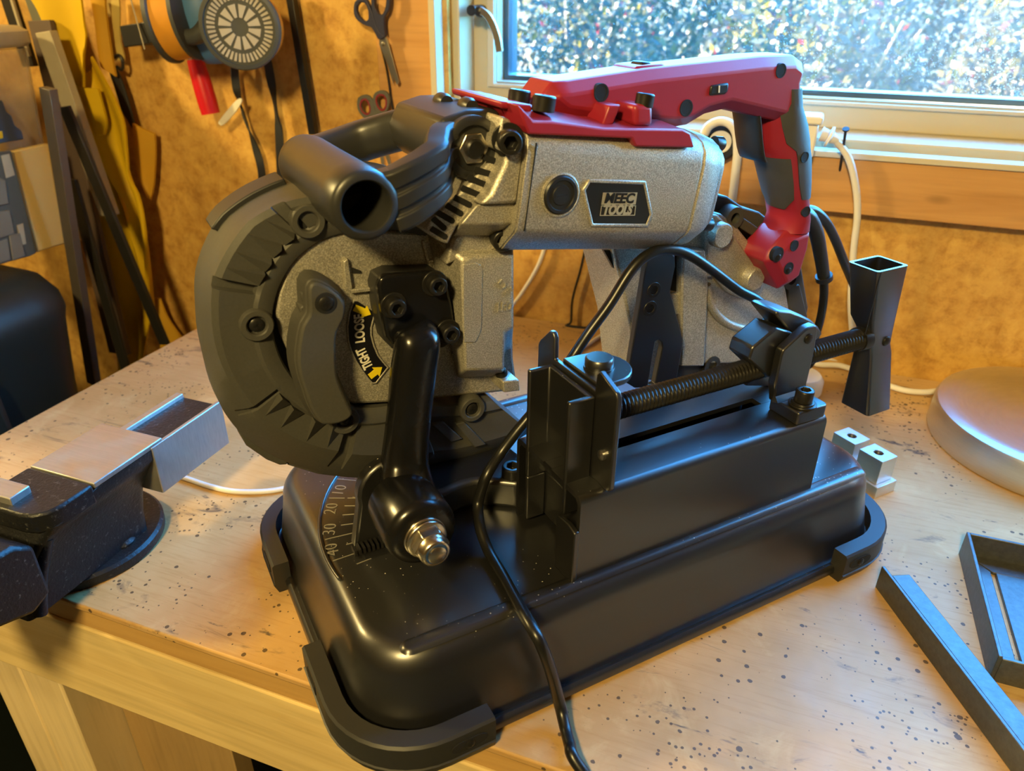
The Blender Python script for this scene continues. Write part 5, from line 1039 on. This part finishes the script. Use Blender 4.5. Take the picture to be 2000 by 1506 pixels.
# leather apron: hanging folds
M['leather'] = plain('yellow_leather', (.58, .37, .008), .55, 0, .3, .14, 9)
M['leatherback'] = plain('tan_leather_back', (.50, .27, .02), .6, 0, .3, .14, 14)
ap = thing('leather_apron', 'yellow leather work apron hanging in folds on the wall at left', 'apron', [(-1.0217,0.86,-0.1588)][0])
def cloth(lefts, rights, y, amp, k, ph=0.0, n=14, rows=26, th=.0035):
    Lp, Rp = spline(lefts, 8), spline(rights, 8); V, F = [], []
    for side in (0, 1):
        for j in range(rows + 1):
            f = j / rows; a = Lp[min(int(f * (len(Lp) - 1) + .5), len(Lp) - 1)]; b = Rp[min(int(f * (len(Rp) - 1) + .5), len(Rp) - 1)]
            for i in range(n + 1):
                s = i / n; p = a + (b - a) * s
                V.append((p.x, y + side * th - amp * (math.sin(k * s + ph + f * 1.4) * .5 + .5), p.z))
    m = (rows + 1) * (n + 1)
    for j in range(rows):
        for i in range(n):
            q = j * (n + 1) + i; F += [(q, q + 1, q + n + 2, q + n + 1), (m + q, m + q + n + 1, m + q + n + 2, m + q + 1)]
    for i in range(n): F += [(i, m + i, m + i + 1, i + 1), (rows * (n + 1) + i, rows * (n + 1) + i + 1, m + rows * (n + 1) + i + 1, m + rows * (n + 1) + i)]
    for j in range(rows):
        q = j * (n + 1); F += [(q, q + n + 1, m + q + n + 1, m + q), (q + n, m + q + n, m + q + 2 * n + 1, q + 2 * n + 1)]
    return V, F
mk('left_panel', cloth([(-0.972,0.855,0.2686),(-0.9943,0.855,0.2327),(-1.0048,0.855,0.2142),(-0.9934,0.855,0.1784),(-0.978,0.855,0.1189),(-0.9907,0.855,0.07),(-1.0059,0.855,0.0099),(-1.0134,0.855,-0.0614),(-1.0238,0.855,-0.1376),(-1.0357,0.855,-0.1988)], [(-0.962,0.855,0.2643),(-0.9584,0.855,0.2382),(-0.9532,0.855,0.2103),(-0.9423,0.855,0.1526),(-0.9331,0.855,0.092),(-0.9272,0.855,0.0363),(-0.9258,0.855,-0.0312),(-0.9261,0.855,-0.0664),(-0.9465,0.855,-0.106),(-0.9747,0.855,-0.1678)], .862, .022, 6.5, .5), M['leather'], ap, smooth=60)
mk('middle_panel', cloth([(-0.9652,0.85,0.2728),(-0.9614,0.85,0.2422),(-0.9504,0.85,0.2027),(-0.9412,0.85,0.1462),(-0.9212,0.85,0.1022),(-0.927,0.85,0.0621),(-0.9264,0.85,0.0047),(-0.9312,0.85,-0.0564),(-0.9335,0.85,-0.0836)], [(-0.9156,0.85,0.3091),(-0.8937,0.85,0.2628),(-0.8846,0.85,0.2259),(-0.8905,0.85,0.1869),(-0.8975,0.85,0.1499),(-0.8886,0.85,0.1207),(-0.8919,0.85,0.074),(-0.9074,0.85,0.0071),(-0.924,0.85,-0.0642)], .848, .018, 5.5, 2.0), M['leather'], ap, smooth=60)
mk('bib', cloth([(-0.9958,0.85,0.3817),(-0.9854,0.85,0.3601),(-0.9773,0.85,0.3187),(-0.97,0.85,0.286),(-0.9664,0.85,0.2694)], [(-0.9109,0.85,0.3827),(-0.9141,0.85,0.3522),(-0.9149,0.85,0.3334),(-0.9253,0.85,0.3075),(-0.938,0.85,0.2693)], .838, .012, 5, 1.2, rows=14), M['leather'], ap, smooth=60)
mk('bib_right_side', cloth([(-0.9181,0.855,0.3826),(-0.9194,0.855,0.3519),(-0.9249,0.855,0.3137),(-0.9258,0.855,0.2941)], [(-0.8941,0.855,0.3829),(-0.9014,0.855,0.3523),(-0.9075,0.855,0.3078),(-0.9095,0.855,0.2815)], .858, .006, 3, .2, rows=10), M['leatherback'], ap, smooth=60)  # narrow tan panel at the right of the bib
mk('strap_end', cloth([(-0.9576,0.84,0.2688),(-0.946,0.84,0.2477),(-0.9438,0.84,0.2202),(-0.9393,0.84,0.205)], [(-0.9187,0.84,0.268),(-0.9188,0.84,0.239),(-0.9206,0.84,0.2216),(-0.9295,0.84,0.2056)], .834, .006, 3, .4, 8, 10), M['leather'], ap, smooth=60)
mk('right_flap', cloth([(-0.9065,0.87,0.2182),(-0.9134,0.87,0.1817),(-0.9186,0.87,0.144),(-0.9106,0.87,0.1102)], [(-0.8746,0.87,0.2047),(-0.8813,0.87,0.1768),(-0.897,0.87,0.1307),(-0.9101,0.87,0.1048)], .872, .006, 3, 1.0, 8, 14), M['leatherback'], ap, smooth=60)
mk('lower_flap', cloth([(-0.9417,0.865,-0.0546),(-0.9466,0.865,-0.0916),(-0.9494,0.865,-0.1294),(-0.9506,0.865,-0.1583)], [(-0.9331,0.865,-0.0578),(-0.9256,0.865,-0.0929),(-0.9067,0.865,-0.1222),(-0.8971,0.865,-0.1346)], .868, .006, 3, 1.0, 8, 10), M['leatherback'], ap, smooth=60)
one('pale_strap', ribbon([(-0.898,0.872,0.3839),(-0.9056,0.872,0.3516),(-0.9111,0.872,0.3195),(-0.9132,0.872,0.3011)], .012, .15), M['strapcol'] if 'strapcol' in M else plain('pale_strap', (.48, .36, .10), .6), 'pale yellow strap hanging beside the leather apron bib', 'strap', smooth=50)
one('strap_buckle', tube([(-0.9152,0.868,0.3053),(-0.9051,0.868,0.3083),(-0.9007,0.868,0.3019),(-0.9026,0.868,0.2926),(-0.9072,0.868,0.2898),(-0.9134,0.868,0.2935)], .0022, 8, 5), M['blackplastic'], 'small black buckle at the end of the pale strap', 'buckle', smooth=60)
one('black_belt', prism(ccw(soft([(-0.9331,0.3084),(-0.9234,0.3008),(-0.9132,0.2799),(-0.9084,0.2529),(-0.9064,0.2216),(-0.9081,0.2094),(-0.9127,0.2134),(-0.9174,0.2231),(-0.9234,0.2347),(-0.927,0.2657)], 2)), 'b', .868, .872), M['webbing'], 'wide black belt end tapering down beside the apron', 'belt', .0006)
# bars leaning on the wall in the corner left of the bench
def flatbar(name, a, b, w, th_, m, label, cat='metal bar'):
    a, b = Vector(a), Vector(b)
    return one(name, sweep([a + (b - a) * (i / 3) for i in range(4)], [(-w, -th_), (w, -th_), (w, th_), (-w, th_)], up=(0, -1, 0)), m, label, cat, .0008)
M['palebar'] = plain('pale_painted_bar', (.36, .31, .22), .5)
M['brownboard'] = plain('brown_fibre_board', (.085, .055, .042), .7)
M['greybar'] = plain('grey_steel_bar', (.13, .11, .095), .45, .5)
M['darkbar'] = plain('dark_steel_bar', (.030, .028, .026), .42, .5)
M['greenbar'] = plain('grey_green_lath', (.10, .10, .07), .6)
flatbar('pale_bar', [(-0.9494,0.8,0.3398)][0], [(-0.9175,0.8,0.0998)][0], .0135, .006, M['palebar'], 'pale cream flat bar leaning behind the plastic box', 'bar')
flatbar('brown_board', [(-0.9831,0.825,0.3515)][0], [(-0.9581,0.79,-0.1258)][0], .020, .004, M['brownboard'], 'dark brown board leaning left of the apron', 'board')
flatbar('grey_tube', [(-0.8755,0.72,0.2826)][0], [(-0.944,0.72,-0.1422)][0], .0085, .006, M['greybar'], 'grey steel tube leaning beside the plastic box')
flatbar('dark_flat_bar', [(-0.9038,0.76,0.2546)][0], [(-0.8487,0.78,-0.0864)][0], .0088, .003, M['darkbar'], 'dark steel flat bar leaning across the yellow apron')
flatbar('black_strip', [(-0.9196,0.755,0.1605)][0], [(-0.9124,0.755,-0.1417)][0], .0085, .003, M['darkbar'], 'blackish strip leaning between grey tube and apron', 'strip')
flatbar('yellow_lath', [(-1.0727,0.86,0.026)][0], [(-1.0442,0.86,-0.218)][0], .0085, .005, M['pine'], 'narrow pine lath behind the blackish strip', 'lath')
flatbar('green_lath', [(-1.0252,0.86,0.3825)][0], [(-1.004,0.86,0.2207)][0], .016, .004, M['greenbar'], 'grey-green lath at the top left behind the pale bar', 'lath')
flatbar('dark_lath', [(-1.082,0.865,0.3818)][0], [(-1.0751,0.865,0.2873)][0], .012, .004, M['darkbar'], 'dark lath at the far top left corner', 'lath')
flatbar('pale_rod', [(-1.0574,0.85,0.3822)][0], [(-1.0529,0.85,0.303)][0], .0022, .0022, M['palebar'], 'thin pale rod at the far top left above the box', 'rod')
# plastic storage box on a dark bin
BXF = -0.95
M['clear'] = None
t = NT('cloudy_plastic'); t.col((.50, .42, .30)); t.set(rough=.35, alpha=.42); M['clear'] = t.m
bx_ = thing('storage_box', 'cloudy plastic storage box with grey drawers standing on the dark bin', 'storage box', (-1.13, .55, .0625))
bf = [(0.7921,0.3261),(0.7416,0.0611),(0.6398,0.0661),(0.7883,0.3378),(0.6897,0.2102),(0.7024,0.2055),(0.6953,0.0721),(0.6452,0.0818),(0.7604,0.2047),(0.744,0.0739)]
ybk = bf[1][0]; zb0, zt0 = .0625, bf[0][1]
mk('shell', loft([[(p[0], p[1], z) for p in rrect(-1.31 + d, BXF - d, .30 + d, ybk + .035 - d * .3, .02, 4)] for z, d in ((zb0, .025), (zb0 + .05, .022), (zt0 - .004, .0))]), M['clear'], bx_, smooth=40)
mk('lid', loft([[(p[0], p[1], z) for p in rrect(-1.315 + d, BXF + .004 - d, .295 + d, ybk + .042 - d, .022, 5)] for z, d in ((zt0 - .002, .004), (zt0 + .003, 0), (zt0 + .016, 0), (zt0 + .022, .008), (zt0 + .024, .03))]), M['palebar'], bx_, smooth=40)
M['creambox'] = plain('cream_cardboard', (.58, .42, .17), .6, 0, .3, .06, 8)
cr = [(0.7005,0.2047),(0.7573,0.2054),(0.7395,0.071),(0.6953,0.0724)]
mk('cream_panel', prism(cr, 'a', -.9555, -.9465), M['creambox'], bx_, bevel=.002)
M['drawergrey'] = plain('drawer_grey', (.07, .075, .065), .5)
M['drawerfront'] = plain('drawer_front', (.16, .145, .11), .5)
dw = [(0.6841,0.2079),(0.698,0.2067),(0.6905,0.0729),(0.6806,0.0716),(0.5771,0.0775),(0.6266,0.2157)]
mk('drawer_frame', prism(dw, 'a', -.9465, -.9425), M['drawergrey'], bx_, bevel=.001)
for q in ([(0.6823,0.2033),(0.6939,0.2037),(0.6927,0.1769),(0.6799,0.1756)], [(0.6748,0.1156),(0.6839,0.1159),(0.6795,0.0893),(0.671,0.089)]):
    mk('drawer_label', prism(q, 'a', -.9424, -.9415), M['palebar'], bx_, bevel=.0003)
for q in ([(0.6498,0.1932),(0.6777,0.1735),(0.6721,0.1446),(0.6333,0.1463)], [(0.6316,0.1415),(0.6709,0.1369),(0.6679,0.1065),(0.619,0.1057)], [(0.6178,0.1021),(0.6563,0.1029),(0.6513,0.0754),(0.6092,0.0778)], [(0.6596,0.1061),(0.675,0.1052),(0.6722,0.0745),(0.654,0.0745)]):
    mk('drawer', prism(q, 'a', -.9424, -.9405), M['drawerfront'], bx_, bevel=.0012)
M['bluegear'] = plain('blue_tool_inside', (.03, .05, .11), .5)
gr = [(0.688,0.2718),(0.708,0.2659),(0.7089,0.2524),(0.7142,0.2467),(0.7146,0.2354),(0.722,0.2268),(0.7215,0.2166),(0.6688,0.2172)]
mk('blue_contents', prism(gr, 'a', -.9485, -.9445), M['bluegear'], bx_, bevel=.001)
mk('yellow_contents', prism([(0.6787,0.2324),(0.6949,0.2311),(0.6934,0.2226),(0.675,0.2219)], 'a', -.9445, -.943), M['leather'], bx_, bevel=.001)
M['bin'] = plain('dark_green_bin', (.010, .016, .014), .5)
bn = thing('dark_bin', 'dark green plastic bin under the storage box left of the bench', 'bin', (-1.15, .39, -.9))
mk('bin_body', loft([[(p[0], p[1], z) for p in rrect(-1.44 + d, -.868 - d, .10 + d, .69 - d * .5, .07, 6)] for z, d in ((-.9, .06), (-.1, .015), (-.004, .004), (.012, .0), (.03, .003), (.05, .018), (.058, .045))]), M['bin'], bn, smooth=45)
mk('bin_lid', loft([[(p[0], p[1], z) for p in rrect(-1.38 + d, -.92 - d, .16 + d, .64 - d * .4, .05, 6)] for z, d in ((.0582, .0), (.0615, .0), (.0622, .004))]), M['bin'], bn, smooth=45)
for y in (.22, .50):
    mk('bin_rib', prism([(y - .05, -.86), (y + .05, -.86), (y + .035, -.03), (y - .035, -.03)], 'a', -.92, -.862), M['bin'], bn, bevel=.012)
# dark bag with red piping in the shadow under the bench
M['bagcloth'] = plain('dark_cloth', (.012, .02, .026), .75)
M['redpipe'] = plain('red_piping', (.45, .01, .02), .5)
rp0 = [(-1.195,0.52,-0.6738),(-1.0593,0.52,-0.6391),(-0.8992,0.52,-0.5963),(-0.7987,0.52,-0.5704)]
bag = thing('tool_bag', 'dark blue cloth bag with red piping in the shadow under the bench', 'bag', (-.62, .66, -.9))
mk('cloth', loft([[(p[0], p[1], z) for p in rrect(-.80 + d, -.42 - d, .52 + d, .80 - d, .05, 5)] for z, d in ((-.9, .01), (-.5, 0), (rp0[1][2] - .004, .008), (rp0[1][2] + .03, .05))]), M['bagcloth'], bag, smooth=50)
mk('piping', tube([(-.77, .5235, rp0[1][2]), (-.7, .5235, rp0[1][2]), (-.6, .5235, rp0[1][2]), (-.47, .527, rp0[1][2])], .0035, 8, 4), M['redpipe'], bag)
M['greencrate'] = plain('grey_green_crate', (.16, .16, .07), .7)
one('floor_crate', join(prismh(rrect(-.40, .25, .36, .80, .02, 4), [rrect(-.385, .235, .375, .785, .015, 4)], 'z', -.9, -.42), box((-.39, .37, -.899), (.24, .79, -.88))), M['greencrate'], 'grey-green crate standing on the floor under the bench behind the side panel', 'crate', .003)

# ============================================================ garden outside the window
LEAFK = .05
def leafmat(name, cols):
    t = NT(name); oi = t.n('Attribute'); oi.attribute_name = 'tint'; c = t.ramp(oi.outputs['Fac'], [(p, (q[0] * LEAFK * 1.1, q[1] * LEAFK, q[2] * LEAFK * .55)) for p, q in cols], 'CONSTANT')
    t.col(c); t.set(rough=.5)
    tl_ = t.n('BsdfTranslucent'); t.l(c, tl_.inputs[0]); ms = t.n('MixShader'); ms.inputs[0].default_value = .55
    t.l(t.p.outputs[0], ms.inputs[1]); t.l(tl_.outputs[0], ms.inputs[2]); t.l(ms.outputs[0], t.out.inputs[0]); return t.m
Y1, Y2, G1, G2, RD, CR, LV, BR = (1.5, 1.1, .04), (1.5, 1.2, .12), (.16, .26, .06), (.30, .38, .12), (1.2, .06, .12), (1.0, .88, .62), (.42, .40, .46), (.26, .20, .16)
M['leaf_mixed'] = leafmat('autumn_leaves_mixed', [(0, G1), (.22, G2), (.42, CR), (.58, LV), (.74, Y2), (.88, BR), (.96, RD)])
M['leaf_yellow'] = leafmat('autumn_leaves_yellow', [(0, Y1), (.34, Y2), (.52, G2), (.70, CR), (.84, LV), (.94, RD)])
M['leaf_dry'] = leafmat('dry_stems', [(0, LV), (.36, CR), (.62, BR), (.78, G2), (.90, Y2), (.97, RD)])
M['twig'] = plain('twigs', (.16, .11, .085), .7)
def shrub(c, rx, ry, rz, n, m, size, seed, label):
    r = random.Random(seed); t_ = thing('garden_shrub', label, 'shrub', c, group='shrubs outside the window')
    V, F, T = [], [], []
    for i in range(n):
        while True:
            p = Vector((r.uniform(-1, 1), r.uniform(-1, 1), r.uniform(0, 1)))
            q = p.x * p.x + p.y * p.y + (p.z - .45) ** 2 * 2.2
            if .12 < q < 1 and r.random() < .35 + q * .65: break
        o = Vector(c) + Vector((p.x * rx, p.y * ry, p.z * rz)); s = size * r.uniform(.55, 1.3)
        a = Vector((r.gauss(0, 1), r.gauss(0, 1), r.gauss(0, 1))).normalized(); b = a.orthogonal().normalized(); k = len(V)
        V += [o - a * s, o + b * s * .45, o + a * s, o - b * s * .45]; F.append((k, k + 1, k + 2, k + 3)); T.append(r.random())
    o_ = mk('foliage', (V, F), M[m], t_, smooth=0, kind='stuff')
    at = o_.data.attributes.new('tint', 'FLOAT', 'FACE'); at.data.foreach_set('value', T[:len(o_.data.polygons)])
    g = []
    for i in range(14):
        e = Vector(c) + Vector((r.uniform(-.8, .8) * rx, r.uniform(-.8, .8) * ry, rz * r.uniform(.55, .95))); b0 = Vector(c) + Vector((r.uniform(-.15, .15) * rx, r.uniform(-.15, .15) * ry, 0))
        g.append(tube([b0, (b0 + e) / 2 + Vector((r.uniform(-.1, .1), r.uniform(-.1, .1), .1)) * rx, e], [.012, .007, .003], 5, 3))
    mk('stems', join(*g), M['twig'], t_, smooth=0, kind='stuff')
GZ = -.45
M['ground'] = plain('garden_ground', (.06, .05, .03), .9, 0, .2, .35, 6)
mk('garden_ground', loft([[(-9, 1.2, GZ), (9, 1.2, GZ)], [(-9, 3.2, GZ), (9, 3.2, GZ)], [(-14, 14, GZ + 1.6), (14, 14, GZ + 1.6)]], caps=False), M['ground'], kind='structure', smooth=0)
SH = [(-.95, 2.9, .48, .45, 1.0, 'leaf_mixed', 'pale mixed shrub outside the window, leftmost'),
      (-.02, 2.5, .36, .36, .85, 'leaf_mixed', 'low green and cream shrub outside the window behind the red handle'),
      (.74, 2.95, .36, .4, .95, 'leaf_dry', 'grey dry-stemmed shrub outside the middle of the window'),
      (1.50, 2.5, .38, .40, .95, 'leaf_yellow', 'bright yellow-leaved shrub outside the right of the window'),
      (2.25, 3.0, .5, .5, 1.1, 'leaf_yellow', 'yellow and red shrub at the far right outside the window'),
      (-.75, 4.5, .75, .6, 1.15, 'leaf_mixed', 'pale shrub further back on the left of the garden'),
      (.8, 4.4, .75, .6, 1.15, 'leaf_dry', 'greyish shrub further back in the middle of the garden'),
      (2.4, 4.6, .8, .6, 1.2, 'leaf_yellow', 'yellow shrub further back on the right of the garden'),
      (-2.4, 4.2, .8, .6, 1.2, 'leaf_mixed', 'pale shrub beyond the left side of the window'),
      (.86, 1.85, .32, .25, .5, 'leaf_dry', 'low lavender-grey stems close outside the right of the window')]
for i, (x, y, rx, ry, rz, m, lab_) in enumerate(SH):
    z = GZ if y < 3.2 else GZ + (y - 3.2) * 1.6 / 10.8
    shrub((x, y, z - .01), rx, ry, rz, 7000 if y < 4 else 8000, m, .020 if y < 3.5 else .030, 20 + i, lab_)
